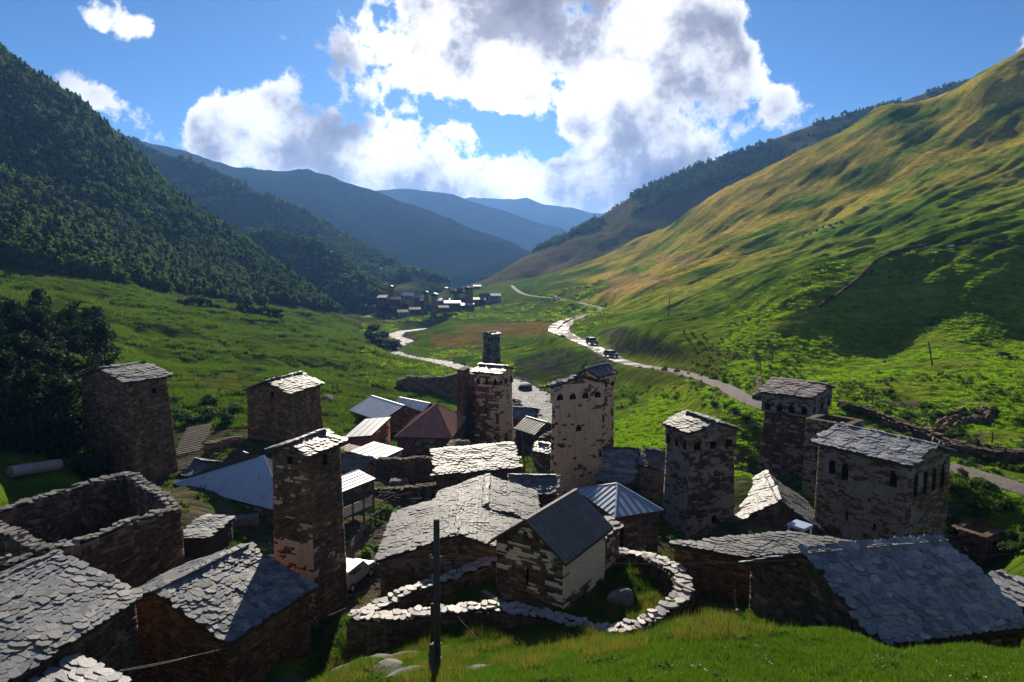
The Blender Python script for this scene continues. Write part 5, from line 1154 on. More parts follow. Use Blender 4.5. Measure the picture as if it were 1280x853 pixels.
# ------------------------------------------------------------------ foliage
def crown_mesh(name, mat, n, rx, rz, leaf, seed, clumps=12, conic=0.0, tr=None):
    r = np.random.default_rng(seed); cl = []
    for k in range(clumps):
        z = r.uniform(.12, 1.0); a = r.uniform(0, 2 * np.pi); prof = (np.sin(np.pi * min(.97, z * .78 + .16))) ** .7 if not conic else (1.05 - z) * 1.05
        q = prof * r.uniform(.35, .8); cl.append((np.cos(a) * q * rx, np.sin(a) * q * rx, z * rz, rx * r.uniform(.30, .5) * (1 if not conic else .55 + .6 * (1 - z)), r.random()))
    cl = np.array(cl); j = r.integers(0, clumps, n); d = r.normal(size=(n, 3)); d /= np.linalg.norm(d, axis=1)[:, None]
    c = cl[j, :3] + d * cl[j, 3:4] * (r.uniform(.3, 1.1, n) ** .5)[:, None] * np.array((1, 1, .8)); c[:, 2] = np.maximum(c[:, 2], .05 * rz)
    nrm = d + r.normal(size=(n, 3)) * .7 + np.array((0, 0, .5)); nrm /= np.linalg.norm(nrm, axis=1)[:, None]
    u = np.cross(nrm, r.normal(size=(n, 3))); u /= np.linalg.norm(u, axis=1)[:, None]; v = np.cross(nrm, u); s = leaf * r.uniform(.6, 1.4, (n, 1))
    V = np.stack([c - u * s * .5, c + v * s * .38 - nrm * s * .1, c + u * s * .5, c - v * s * .38 + nrm * s * .06], 1).reshape(-1, 3)
    return mesh_np(name, V, np.arange(4 * n).reshape(-1, 4), mat, tints=np.repeat(cl[j, 4], 1) * .5 + r.uniform(0, .5, n))
def trunk_mesh(name, h, r0, limbs, seed):
    r = random.Random(seed); mb = MB(); mb.tube([(0, 0, -.6), (r.uniform(-.1, .1), r.uniform(-.1, .1), h * .5), (r.uniform(-.2, .2), r.uniform(-.2, .2), h)], [r0, r0 * .7, r0 * .25], 6)
    for k in range(limbs):
        z = h * r.uniform(.35, .8); a = r.uniform(0, 6.28); L = h * r.uniform(.2, .35); mb.tube([(0, 0, z), (math.cos(a) * L * .6, math.sin(a) * L * .6, z + L * .35), (math.cos(a) * L, math.sin(a) * L, z + L * .8)], [r0 * .4, r0 * .25, r0 * .1], 5)
    o = mb.build(name, 'bark'); me = o.data; bpy.data.objects.remove(o); return me
def src_collection(name, meshes):
    c = bpy.data.collections.new(name)
    for m_ in meshes: o = bpy.data.objects.new(m_.name, m_); c.objects.link(o)
    return c
def scatter(name, pts, scl, coll, label, seed=0, tilt=0.0):
    pts = np.asarray(pts, np.float32); n = len(pts); r = np.random.default_rng(seed); me = bpy.data.meshes.new(name); me.vertices.add(n); me.vertices.foreach_set('co', pts.ravel())
    a = me.attributes.new('scl', 'FLOAT_VECTOR', 'POINT'); sc3 = np.stack([scl * r.uniform(.85, 1.2, n), scl * r.uniform(.85, 1.2, n), scl * r.uniform(.8, 1.25, n)], -1); a.data.foreach_set('vector', sc3.astype(np.float32).ravel())
    a = me.attributes.new('rot', 'FLOAT_VECTOR', 'POINT'); a.data.foreach_set('vector', np.stack([r.uniform(-tilt, tilt, n), r.uniform(-tilt, tilt, n), r.uniform(0, 6.283, n)], -1).astype(np.float32).ravel())
    a = me.attributes.new('idx', 'INT', 'POINT'); a.data.foreach_set('value', r.integers(0, len(coll.objects), n).astype(np.int32))
    o = link(name, me); tag(o, label, None, None, 'stuff')
    g = bpy.data.node_groups.new(name, 'GeometryNodeTree'); g.interface.new_socket('Geometry', in_out='INPUT', socket_type='NodeSocketGeometry'); g.interface.new_socket('Geometry', in_out='OUTPUT', socket_type='NodeSocketGeometry')
    N = g.nodes; gi, go = N.new('NodeGroupInput'), N.new('NodeGroupOutput'); ip = N.new('GeometryNodeInstanceOnPoints'); ci = N.new('GeometryNodeCollectionInfo'); ci.inputs['Collection'].default_value = coll; ci.inputs['Separate Children'].default_value = True; ci.inputs['Reset Children'].default_value = True
    def attr(nm, ty): q = N.new('GeometryNodeInputNamedAttribute'); q.data_type = ty; q.inputs['Name'].default_value = nm; return q.outputs[0]
    l = g.links.new; l(gi.outputs[0], ip.inputs['Points']); l(ci.outputs[0], ip.inputs['Instance']); ip.inputs['Pick Instance'].default_value = True
    l(attr('idx', 'INT'), ip.inputs['Instance Index']); l(attr('rot', 'FLOAT_VECTOR'), ip.inputs['Rotation']); l(attr('scl', 'FLOAT_VECTOR'), ip.inputs['Scale']); l(ip.outputs[0], go.inputs[0])
    o.modifiers.new('scatter', 'NODES').node_group = g; return o
def sample_ground(n, u0, u1, y0, y1, seed, mask=None, pw=1.0):
    """points spread over the ground between two sight directions and two distances, thinning with distance"""
    r = np.random.default_rng(seed); u = r.uniform(u0, u1, n); f = r.random(n); y = np.exp(math.log(y0) + f ** pw * math.log(y1 / y0)); x = u * y
    z, b, dr, dv, _ = ground(x, y, True); px, py = proj(x, y, z); k = (dr > 1.25) & (dv > .5)
    if mask is not None: k &= mask(x, y, z, px, py)
    return np.stack([x, y, z], -1)[k]
FOOT = []                           # keep plants out of the buildings
for o in list(COL.objects):
    if o.parent is None and o.type == 'EMPTY' and o.get('category') in ('tower', 'house', 'shed', 'chapel', 'ruin', 'veranda', 'roof frame') and 'far village' not in str(o.get('group')):
        for c in o.children:
            if c.type == 'MESH' and c.name.split('.')[0] in ('wall', 'roof', 'wall_core'):
                co = np.empty(len(c.data.vertices) * 3); c.data.vertices.foreach_get('co', co); co = co.reshape(-1, 3) + np.array(o.location)
                if c.name.startswith('wall_core'): continue
                cc = co[:, :2].mean(0); q = sorted({(round(a, 2), round(b, 2)) for a, b in co[:, :2]}, key=lambda p: math.atan2(p[1] - cc[1], p[0] - cc[0])); FOOT.append(q); break
def free(x, y):
    k = np.ones(x.shape, bool)
    for q in FOOT:
        if len(q) > 2: k &= ~in_poly(x, y, q)
    return k
SWd = [crown_mesh('crown', 'leaf_wood', 420, 3.0, 5.4, .95, 200 + k, 14) for k in range(3)] + [crown_mesh('crown', 'leaf_light', 420, 2.8, 4.6, .95, 205, 12), crown_mesh('crown', 'leaf_dark', 380, 1.9, 8.2, .8, 206, 18, 1.0)] + [crown_mesh('crown', 'leaf_wood', 420, 2.4, 6.4, .8, 210, 18, .0)]
trunks = [trunk_mesh('trunk', 4.5, .22, 4, 7), trunk_mesh('trunk', 5.5, .26, 5, 8)]
def edge_y(px): return np.interp(px, WOOD_EDGE[:, 0], WOOD_EDGE[:, 1])
def in_wood(x, y, z, px, py):
    n_ = fbm(x / 40, y / 40, 3, 22)
    thin = fbm(x / 28, y / 28, 3, 77) > -.42
    return (px < 455) & (px > -330) & (y > 190) & (py < edge_y(px) + n_ * 9 - 1) & (x < 0) & thin
wp_ = sample_ground(52000, -1.05, -.13, 195, 640, 301, in_wood, .85)
d2 = np.linalg.norm(wp_, axis=1) + np.random.default_rng(4).uniform(0, 40, len(wp_)) + 1e4 * (proj(*wp_.T)[0] < 0); o_ = np.argsort(d2); near_, rest_ = wp_[o_[:290]], wp_[o_[290:]]
for k, p in enumerate(near_):
    T = thing('wood_tree', 'leafy tree in the dense wood covering the shaded hillside', 'tree', p, 'trees at the lower edge of the hillside wood'); s_ = random.uniform(.55, 1.05); T.scale = (s_, s_, s_ * random.uniform(.85, 1.15)); T.rotation_euler.z = random.uniform(0, 6.28)
    link('crown', SWd[k % 6], T); link('trunk', trunks[k % 2], T)
hh_ = np.interp(proj(*rest_.T)[1], [60, 260, 390], [1.15, .95, .7])
scatter('forest', rest_, hh_ * np.random.default_rng(6).uniform(.6, 1.1, len(rest_)), src_collection('wood_crowns', SWd), 'dense wood covering the shaded hillside', 7)
FAR = [crown_mesh('crown', 'leaf_far', 90, 4.0, 9.0, 2.6, 230 + k, 8) for k in range(3)]
def hill_points(V, n, seed, cond=None, rows=(.3, 1.0)):
    r = np.random.default_rng(seed); a, b = V.shape[:2]; i = r.uniform(a * rows[0], a * rows[1] - 2, n); j = r.uniform(0, b - 2, n); i0, j0 = i.astype(int), j.astype(int); fi, fj = (i - i0)[:, None], (j - j0)[:, None]
    p = (V[i0, j0] * (1 - fi) + V[i0 + 1, j0] * fi) * (1 - fj) + (V[i0, j0 + 1] * (1 - fi) + V[i0 + 1, j0 + 1] * fi) * fj
    k = fbm(p[:, 0] / 90, p[:, 1] / 130, 4, seed) > (-.12 if seed != 402 else -.02)
    if cond is not None: k &= cond(p)
    return p[k]
fc = src_collection('far_crowns', FAR)
scatter('forest', hill_points(hillA, 9000, 401), np.random.default_rng(1).uniform(.55, .95, len(hill_points(hillA, 9000, 401))), fc, 'dark wood on the spur behind the near hillside', 8)
q = hill_points(hillB, 16000, 402); scatter('forest', q, np.random.default_rng(2).uniform(.6, 1.1, len(q)), fc, 'woods on the hill that falls to the far village', 9)
q = hill_points(hillF, 9000, 403, lambda p: proj(p[:, 0], p[:, 1], p[:, 2])[1] < np.interp(proj(p[:, 0], p[:, 1], p[:, 2])[0], [600, 760, 860, 940, 1035, 1300], [340, 283, 240, 222, 170, 120]), (.42, .75)); scatter('forest', q, np.random.default_rng(3).uniform(.4, .75, len(q)), fc, 'dark wood along the skyline of the brown hill', 10)
# dark grove at the left
GR = [crown_mesh('crown', 'leaf_dark', 1500, 2.2, 8.5, .42, 240, 26), crown_mesh('crown', 'leaf_dark', 1500, 2.2, 8.0, .40, 241, 26), crown_mesh('crown', 'leaf_dark', 1300, 2.6, 6.5, .42, 242, 20), crown_mesh('crown', 'leaf_shrub', 1300, 2.2, 6.0, .40, 243, 20)]
grove = [(8,560,76),(28,540,82),(50,548,80),(20,585,66),(45,590,66),(70,575,70),(88,555,78),(66,540,84),(5,510,92),(30,505,96),(55,500,98),(80,515,94),(100,530,88),(110,505,97),(10,475,106),(36,470,108),(62,474,106),(88,478,104),(115,478,106),(135,485,102),(20,450,118),(50,445,122),(78,452,118),(105,460,114),(-20,560,74),(-40,520,86),(-30,480,102),(-60,560,74),(125,455,118),(92,590,70),(78,600,66)] + [(random.uniform(-30, 128), 0, 0) for _ in range(34)]
grove = [g if g[2] else (g[0], 0, random.uniform(78, 128)) for g in grove]
for k, (a, b, Y) in enumerate(grove):
    v = P(a, b or 500, Y); T = thing('grove_tree', 'dark leafy tree in the shadowed grove beside the broad dark tower' if (k * 7) % 3 != 2 or k in (6, 7, 12) else 'low round dark tree in the shadowed grove beside the broad dark tower', 'tree', (v.x, v.y, gz(v.x, v.y) - .2), 'trees of the dark grove'); s_ = random.uniform(.75, 1.15); T.scale = (s_, s_, s_); T.rotation_euler.z = random.uniform(0, 6.28)
    link('crown', GR[(k * 7) % 3 if k not in (6, 7, 12) else 3], T); link('trunk', trunks[k % 2], T)
# bushes
BU = [crown_mesh('bush', 'leaf_shrub', 900, 1.3, 1.5, .24, 250 + k, 10) for k in range(3)]; BD = [crown_mesh('bush', 'leaf_dark', 900, 1.4, 1.7, .27, 260 + k, 10) for k in range(2)]
def bushes(label, group, pts, meshes, s0, s1):
    for k, (a, b, Y) in enumerate(pts):
        v = P(a, b, Y); o = link('bush', meshes[k % len(meshes)]); o.location = (v.x, v.y, gz(v.x, v.y) - .15); s_ = random.uniform(s0, s1); o.scale = (s_, s_, s_ * random.uniform(.7, 1.1)); o.rotation_euler.z = random.uniform(0, 6.28); tag(o, label, 'bush', group)
bushes('dark bush in the clump on the river bend', 'bushes on the river bend', [(462,437,268),(470,433,275),(478,434,272),(486,431,278),(465,425,290),(474,422,296),(482,424,292),(490,427,286),(468,415,310),(478,412,318),(460,419,300)], BD, 2.0, 3.2)
bushes('low bush along the gully across the green hillside', 'bushes in the hillside gully', [(225+i*9, 383+i*4.2+random.uniform(-3,3), 232+i*3) for i in range(15)], BD, 1.3, 2.2)
bushes('bush growing beside the far village knoll', 'bushes on the far village knoll', [(455,388,470),(470,390,462),(484,392,455),(492,395,448),(505,391,455),(560,368,560),(575,366,560)], BD, 3.0, 4.6)
bushes('shrub on the slope under the squat brown tower', 'shrubs under the squat tower', [(225,535,88),(240,540,86),(255,535,88),(270,528,90),(285,535,86),(215,520,95),(290,520,92),(262,516,96)], BU, .8, 1.4)
bushes('shrub on the dark bank below the gravel road', 'shrubs on the road bank', [(800+i*15, 470+i*3.2+random.uniform(-2,6), 148-i*4.6) for i in range(8)] + [(880+i*13, 500+i*8, 98-i*2.6) for i in range(8)], BU, .3, .6)
bushes('low scrub clinging to the rubble mound above the road', 'scrub on the rubble mound', [(1165 + k * 7, 520 + random.uniform(-22, 14), 84) for k in range(12)] + [(1060 + k * 16, 500 + k * 3.6, 88 - k * 1.4) for k in range(12)], BU + BD, .35, .75)
bushes('dark shrub in the shade at the foot of the dark grove', 'shrubs under the dark grove', [(random.uniform(-30, 120), random.uniform(555, 600), random.uniform(60, 78)) for k in range(26)], BD, .9, 1.7)
bushes('rough shrub on the bank between road and arched house', 'shrubs on the house bank', [(1195,630,60),(1210,640,58),(1226,628,60),(1240,645,57),(1255,632,59),(1270,650,56),(1215,655,57),(1262,668,55),(1276,680,54),(1190,610,63),(1235,612,62),(1200,600,65)], BU, .5, .9)
bushes('green nettle clump in the muddy yard below the terrace', 'nettles in the yard', [(468,632,64),(480,636,63),(490,630,64),(474,642,62),(486,645,61),(498,640,62),(465,650,60),(456,690,54),(470,700,53),(452,720,51),(464,680,56)], [crown_mesh('bush', 'leaf_nettle', 400, 1.1, .9, .22, 270 + k, 8) for k in range(2)], .6, 1.1)
bushes('dark weed clump against the dark walls near the ring wall', 'weeds by the ring wall', [(440,800,41),(425,810,40),(900,760,35),(920,772,33.5),(880,770,35),(950,782,31),(985,785,30),(410,800,42)], [crown_mesh('bush', 'leaf_nettle', 500, .9, .8, .13, 280 + k, 9) for k in range(2)] , .5, .9)

# ------------------------------------------------------------------ grass
def tuft(mat, n, r0, h, wd, seed):
    r = np.random.default_rng(seed); a = r.uniform(0, 6.283, n); q = r.uniform(0, 1, n) ** .5 * r0; c = np.stack([np.cos(a) * q, np.sin(a) * q, np.full(n, -.03)], -1)
    b = r.uniform(0, 6.283, n); side = np.stack([np.cos(b), np.sin(b), np.zeros(n)], -1) * wd * r.uniform(.6, 1.3, (n, 1)); le = np.stack([np.cos(a), np.sin(a), np.zeros(n)], -1) * r.uniform(0, .7, (n, 1)) * h + r.normal(size=(n, 3)) * h * .2; hh = h * r.uniform(.5, 1.2, n)
    tip = c + le; tip[:, 2] = hh; V = np.stack([c - side, c + side, tip], 1).reshape(-1, 3); return mesh_np('grass', V, np.arange(3 * n).reshape(-1, 3), mat, tints=r.random(n))
GT = src_collection('grass_tufts', [tuft('grass_blade', 80, .34, .11, .011, 501), tuft('grass_blade', 70, .30, .16, .011, 502), tuft('grass_blade', 90, .38, .08, .011, 503), tuft('grass_rough', 60, .30, .15, .011, 504)])
fg = sample_ground(60000, -.55, .95, 13, 50, 601, lambda x, y, z, px, py: (((py > 770) & (px > 380)) | in_poly(x, y, yard_xy) | ((px > 850) & (py > 700) & (y < 40))) & free(x, y) & (px > -60) & (px < 1340) & ~((px > 410) & (px < 560) & (fbm(x / 2.2, y / 2.2, 3, 23) > .1) & (py > 805)), .8)
scatter('grass', fg, np.random.default_rng(8).uniform(.55, 1.2, len(fg)) * np.interp(fg[:, 1], [15, 45], [.8, 1.15]) * (1 + .75 * fbm(fg[:, 0] / 2.1, fg[:, 1] / 2.1, 3, 71)), GT, 'short green grass on the knoll and in the walled yard', 11, .15)
wd_ = sample_ground(5200, -.5, .95, 15, 40, 613, lambda x, y, z, px, py: free(x, y) & (px > 380) & (py > 740) & (fbm(x / 1.8, y / 1.8, 3, 72) > .16))
scatter('undergrowth', wd_, np.random.default_rng(21).uniform(.25, .75, len(wd_)), src_collection('weed_clumps', [crown_mesh('clump', 'leaf_nettle', 70, .42, .3, .11, 550, 4), crown_mesh('clump', 'leaf_shrub', 80, .4, .25, .10, 551, 4), crown_mesh('clump', 'grass_rough', 80, .45, .22, .09, 552, 5)]), 'broad-leaved weeds in the knoll turf', 22, .2)
fl_ = sample_ground(900, -.3, .95, 15, 34, 614, lambda x, y, z, px, py: free(x, y) & (px > 500) & (py > 790) & (fbm(x / 2.5, y / 2.5, 2, 73) > .1))
scatter('meadow_flowers', fl_ + np.array((0, 0, .12)), np.random.default_rng(22).uniform(.6, 1.2, len(fl_)), src_collection('flower_heads', [crown_mesh('bloom', 'metal_white', 6, .03, .05, .05, 560, 2)]), 'tiny white flowers in the foreground grass', 23, .3)
dryp = sample_ground(6500, -.3, .45, 22, 48, 603, lambda x, y, z, px, py: free(x, y) & (px > 380) & ((in_poly(x, y, yard_xy) & (fbm(x / 3, y / 3, 2, 9) > .05)) | ((fbm(x / 2.5, y / 2.5, 2, 5) > .12) & (py > 750))))
scatter('grass', dryp, np.random.default_rng(9).uniform(.8, 1.6, len(dryp)), src_collection('dry_tufts', [tuft('grass_dry', 50, .22, .32, .010, 505), tuft('grass_rough', 60, .26, .30, .012, 506)]), 'yellow dry grass tufts on the knoll and along the ring wall', 12, .2)
MT = src_collection('hill_tufts', [tuft('grass_blade', 46, .65, .30, .05, 507), tuft('grass_blade', 40, .55, .42, .05, 508), tuft('grass_rough', 40, .6, .45, .05, 509)])
MT2 = src_collection('meadow_tufts', [tuft('grass_meadow', 46, .65, .26, .05, 517), tuft('grass_meadow', 40, .55, .36, .05, 518), tuft('grass_blade', 40, .6, .3, .05, 519), tuft('grass_meadow', 46, .7, .2, .05, 516)])
md = sample_ground(60000, .10, 1.0, 58, 185, 604, lambda x, y, z, px, py: free(x, y) & (px < 1340) & (fbm(x / 14, y / 14, 3, 44) + .5 * fbm(x / 2.4, y / 2.4, 2, 45) > -.05) & ~((px < 900) & (y > 118)) & (np.random.default_rng(5).random(len(x)) > sstep(y, 125, 180) * .8))
scatter('grass', md, np.random.default_rng(10).uniform(.5, 1.3, len(md)) * np.interp(md[:, 1], [60, 185], [.5, .95]), MT2, 'tussocky green grass on the grazed meadow by the road', 13, .2)
ml = sample_ground(50000, -1.0, -.12, 84, 330, 605, lambda x, y, z, px, py: free(x, y) & (px > -60) & (py > edge_y(px)) & (fbm(x / 18, y / 18, 3, 46) + .5 * fbm(x / 4, y / 4, 2, 47) > .0))
scatter('grass', ml, np.random.default_rng(11).uniform(.6, 1.6, len(ml)) * np.interp(ml[:, 1], [80, 330], [.9, 2.2]), MT, 'tussocky grass on the hillside meadow under the wood', 14, .2)
BANK = lambda px, py, y: (px > 640) & (px < 850) & (py > 408) & (py < 482) & (y > 115) & (y < 240)
mf = sample_ground(40000, -.22, .45, 150, 460, 609, lambda x, y, z, px, py: free(x, y) & (px < 760) & ~BANK(px, py, y) & ~((np.abs(py - 418) < 16) & (px > 500) & (px < 720)) & (z < -11) & (py > 350) & (fbm(x / 30, y / 30, 3, 60) + .6 * fbm(x / 7, y / 7, 2, 61) > -.05), .9)
scatter('grass', mf, np.random.default_rng(16).uniform(.6, 1.5, len(mf)) * np.interp(mf[:, 1], [150, 520], [1.0, 2.6]), src_collection('far_tufts', [tuft('grass_blade', 24, .8, .32, .10, 540), tuft('grass_rough', 24, .8, .36, .10, 541), tuft('grass_dry', 24, .8, .28, .10, 542), tuft('grass_meadow', 24, .8, .3, .10, 543)]), 'grass on the valley meadows and the upper slope', 19, .2)
HB = src_collection('heath_clumps', [crown_mesh('clump', 'leaf_shrub', 150, .8, .65, .20, 520, 6), crown_mesh('clump', 'grass_rough', 150, .8, .55, .18, 521, 6), crown_mesh('clump', 'leaf_wood', 150, .8, .6, .2, 523, 6), crown_mesh('clump', 'grass_rough', 120, .7, .4, .16, 522, 5)])
hb = np.concatenate([sample_ground(7000, .05, 1.0, 60, 210, 606, lambda x, y, z, px, py: free(x, y) & ~BANK(px, py, y) & (((px > 700) & (py > 425) & (py < 500) & (px < 1000)) | ((py > 470) & (px > 1040) & (fbm(x / 9, y / 9, 3, 48) > .06)) | (fbm(x / 12, y / 12, 3, 49) > .3))), sample_ground(5000, -.9, -.1, 85, 300, 607, lambda x, y, z, px, py: free(x, y) & (py > edge_y(px)) & (fbm(x / 16, y / 16, 3, 50) > .16))])
scatter('undergrowth', hb, np.random.default_rng(12).uniform(.3, 1.0, len(hb)), HB, 'low rough plants on the banks and meadows', 15, .2)
vg = sample_ground(6000, -.6, .6, 42, 95, 608, lambda x, y, z, px, py: free(x, y) & (fbm(x / 5, y / 5, 3, 51) > .0) & (near_line(ALLEY, x, y)[0] > 1.6))
scatter('undergrowth', vg, np.random.default_rng(13).uniform(.4, 1.0, len(vg)), src_collection('yard_weeds', [tuft('grass_rough', 50, .4, .35, .03, 530), tuft('grass_blade', 50, .45, .3, .03, 531), crown_mesh('clump', 'leaf_nettle', 80, .5, .5, .2, 532, 4)]), 'weeds between the village houses', 16, .2)

# ------------------------------------------------------------------ stones lying about
def boulder(label, px, py, Y, sx, sy, sz, mat='boulder_stone', seed=0, sink=.25, cat='boulder', group=None, rz=None, name='boulder'):
    v = P(px, py, Y); r = np.random.default_rng(seed); bm = bmesh.new(); bmesh.ops.create_icosphere(bm, subdivisions=3, radius=1)
    nn_ = r.normal(size=(9, 3)); nn_ /= np.linalg.norm(nn_, axis=1)[:, None]; off = r.uniform(.62, .9, 9)
    for w_ in bm.verts:
        c = np.array(w_.co)
        for a, o in zip(nn_, off):
            e = c @ a - o
            if e > 0: c = c - a * e * .9
        c = c * (1 + .05 * float(vnoise(c[0] * 3 + seed, c[1] * 3 + c[2] * 2, seed)))
        w_.co = Vector(c * np.array((sx, sy, sz)))
    me = bpy.data.meshes.new(name); bm.to_mesh(me); bm.free(); me.materials.append(MATS[mat]); o = link(name, me); o.location = (v.x, v.y, gz(v.x, v.y) + sz * (1 - 2 * sink) * .6); o.rotation_euler.z = rz if rz is not None else random.uniform(0, 6); return tag(o, label, cat, group)
boulder('big pale boulder leaning in the grass of the chapel yard', 776, 760, 39.6, .95, .65, .85, seed=3, sink=.2, rz=.4)
boulder('dark boulder sitting in the white river', 657, 483, 163, 2.4, 1.8, 1.5, 'stone_dark', 4, .2)
for k, (a, b, Y, s_) in enumerate([(410,507,118,1.6),(446,508,116,1.0),(561,513,122,.9),(570,505,128,.8),(556,516,120,.7),(640,505,140,1.0),(684,500,146,.9),(676,480,166,.8)]): boulder('pale rock lying in the grass by the river houses', a, b, Y, s_, s_ * .7, s_ * .6, seed=20 + k, group='rocks by the river', name='rock', cat='rock')
for k, (a, b, Y, s_) in enumerate([(1185,365,186,1.4),(1140,388,168,.7),(965,425,158,.6),(1178,395,160,.5),(855,555,88,.35),(846,551,88,.3),(1105,440,128,.6),(1062,486,98,.5)]): boulder('small grey rock lying on the open meadow', a, b, Y, s_, s_ * .7, s_ * .6, seed=40 + k, group='rocks on the meadow', name='rock', cat='rock')
for k in range(44):
    a = random.uniform(1172, 1245); b = 520 - (a - 1172) * .55 + random.uniform(-8, 22) - (18 if 1200 < a < 1238 else 0); boulder('dark rock in the rubble mound above the road', a, b, 84 - (a - 1172) * .05 - (b - 500) * .12, random.uniform(.4, 1.0), random.uniform(.35, .7), random.uniform(.35, .8), 'stone_dark', 60 + k, .15, 'rock', 'rocks of the rubble mound', name='rock')
for k, (a, b, Y) in enumerate([(440,845,32),(470,832,33),(500,826,33.5),(520,842,28.5),(455,838,33),(482,846,30),(545,828,31),(430,838,34),(505,848,27.5),(560,848,26.5),(600,846,26)]): boulder('flat pale rock slab breaking through the knoll turf', a, b, Y, random.uniform(.5, 1.2), random.uniform(.3, .6), .16, 'boulder_stone', 90 + k, .4, 'rock', 'rock slabs in the turf', random.uniform(-.3, .3) + .5, 'rock')
for k, (a, b, Y) in enumerate([(975,815,24),(1190,822,22.5),(945,832,21)]): boulder('small pale stone in the foreground grass', a, b, Y, .22, .16, .12, seed=120 + k, group='stones in the grass', cat='rock', name='rock')
rb = np.concatenate([sample_ground(2600, -.45, .5, 40, 92, 701, lambda x, y, z, px, py: free(x, y) & (fbm(x / 4, y / 4, 3, 55) > .02) & ~in_poly(x, y, yard_xy)), sample_ground(2500, -.3, .1, 36, 60, 702, lambda x, y, z, px, py: near_line(ALLEY, x, y)[0] < 1.8)])
def pebble(k):
    r = np.random.default_rng(800 + k); bm = bmesh.new(); bmesh.ops.create_icosphere(bm, subdivisions=1, radius=.5)
    for v in bm.verts: v.co = Vector(np.array(v.co) * r.uniform(.7, 1.2, 3) * np.array((1, .8, .5)))
    me = bpy.data.meshes.new('rubble'); bm.to_mesh(me); bm.free(); me.materials.append(MATS['boulder_stone' if k % 2 else 'stone_grey']); return me
RUB = src_collection('rubble_stones', [pebble(k) for k in range(5)])
scatter('rubble', rb, np.random.default_rng(14).uniform(.08, .38, len(rb)), RUB, 'loose stones in the alley and yards', 17, .4)
# rubble along the river banks and road cut
r_ = np.random.default_rng(15); k_ = r_.integers(0, len(RIVER), 900); side = r_.choice([-1, 1], 900); dd = np.gradient(RIVER[:, :2], axis=0); dd /= np.linalg.norm(dd, axis=1)[:, None]
x_ = RIVER[k_, 0] - dd[k_, 1] * side * (RIVER[k_, 3] + r_.uniform(-1.2, 2.5, 900)); y_ = RIVER[k_, 1] + dd[k_, 0] * side * (RIVER[k_, 3] + r_.uniform(-1.2, 2.5, 900))
scatter('rubble', np.stack([x_, y_, np.maximum(ground(x_, y_), RIVER[k_, 2] - .3)], -1), r_.uniform(.3, 1.6, 900), RUB, 'stones along the river banks', 18, .4)

# ------------------------------------------------------------------ poles and wires
def pole(label, px, py0, py1, Y, rad=.13, lean=0.0, group=None, arm=False, name='utility_pole', mat='timber_pole', cat='pole'):
    b = P(px, py1, Y); zb = min(b.z, gz(b.x, b.y)) - .6; top = P(px, py0, Y); top.x += lean; T = thing(name, label, cat, (b.x, b.y, zb), group); O = T.location
    mb = MB(); mb.tube([(b.x, b.y, zb), ((b.x + top.x) / 2, b.y, (zb + top.z) / 2), (top.x, b.y, top.z)], [rad, rad * .9, rad * .78], 10); mb.build('shaft', mat, T, O, True)
    if arm: mb = MB(); mb.beam((top.x - .8, b.y, top.z - .5), (top.x + .8, b.y, top.z - .5), .1); mb.build('crossarm', mat, T, O)
    return top
tp_ = pole('tall bare wooden utility pole rising from the foreground knoll', 546.5, 650, 870, 26.8, .165, -.03)
T = [o for o in COL.objects if o.name == 'utility_pole'][0]; O = T.location; ins_z = P(545, 697, 26.8)
mb = MB(); mb.tube([ins_z + Vector((-.25, 0, -.03)), ins_z + Vector((.25, 0, .03))], .018, 6); mb.build('bracket', 'wire_metal', T, O)
mb = MB(); mb.tube([ins_z + Vector((-.22, 0, 0)), ins_z + Vector((-.22, 0, .12))], .035, 8); mb.build('insulator', 'plaster_grey', T, O)
for zz in (1.5, 2.4): mb = MB(); c = P(547, 853, 26.8); mb.tube([Vector((c.x - .02, c.y, c.z + zz * .7)), Vector((c.x - .02, c.y, c.z + zz * .7 + .06))], .19, 12); mb.build('strap', 'wire_metal', T, O)
pole('thick short stump post bound to the tall utility pole', 540, 806, 872, 26.5, .16, 0, name='stump_post')
pole('short weathered post by the ring wall behind the utility pole', 540.5, 755, 792, 35.2, .14, 0, name='fence_post', mat='timber_dark')
for k, (a, b, c, Y, ln) in enumerate([(788,371,386,320,.9),(835,368,397,196,.6),(922.5,381,397,178,.4),(1167,427,459,116,-.9),(743,385,398,330,0),(760,392,400,280,0)]): pole(['thin leaning pole high on the sunlit slope','tall pole standing on the sunlit slope above the road','small pole on a fold of the grassy slope','slanting pole on the bright grazed meadow','thin pole beside the road bend','short pole above the road bend'][k], a, b, c, Y, .14, ln, 'poles on the slope')
pole('thin pole with cables in the yard behind the tan tower', 657, 538, 588, 80, .10, -.5)
for k, (a, b) in enumerate([(444,508),(465,497),(484,489),(462,501)]): pole('thin post beside the ribbed metal farmhouse roofs', a, b, b + 22, 118, .06, 0, 'posts by the farmhouses', name='fence_post', mat='timber_grey')
pole('thin metal post in front of the blue-grey slate house', 766, 577, 604, 64, .05, 0, name='fence_post', mat='wire_metal')
for k, (a, b, Y) in enumerate([(950,452,118),(951,470,113),(1068,494,92),(1090,494,90),(1240,540,74),(965,440,126)]): pole('old post standing along the field walls by the road', a, b, b + 14, Y, .09, .1, 'posts by the field walls', name='fence_post', mat='timber_dark')
def wire(label, a, b, sag=.3, r0=.0065):
    a, b = Vector(a), Vector(b); n_ = 22; mb = MB(); mb.tube([a.lerp(b, k / n_) + Vector((0, 0, -4 * sag * (k / n_) * (1 - k / n_))) for k in range(n_ + 1)], r0, 5); tag(mb.build('cable', 'wire_metal'), label, 'cable')
wire('thin cable from the tall pole past the chapel to the largest slate roof', ins_z + Vector((-.2, 0, .1)), P(1040, 697, 32.5) , .35)
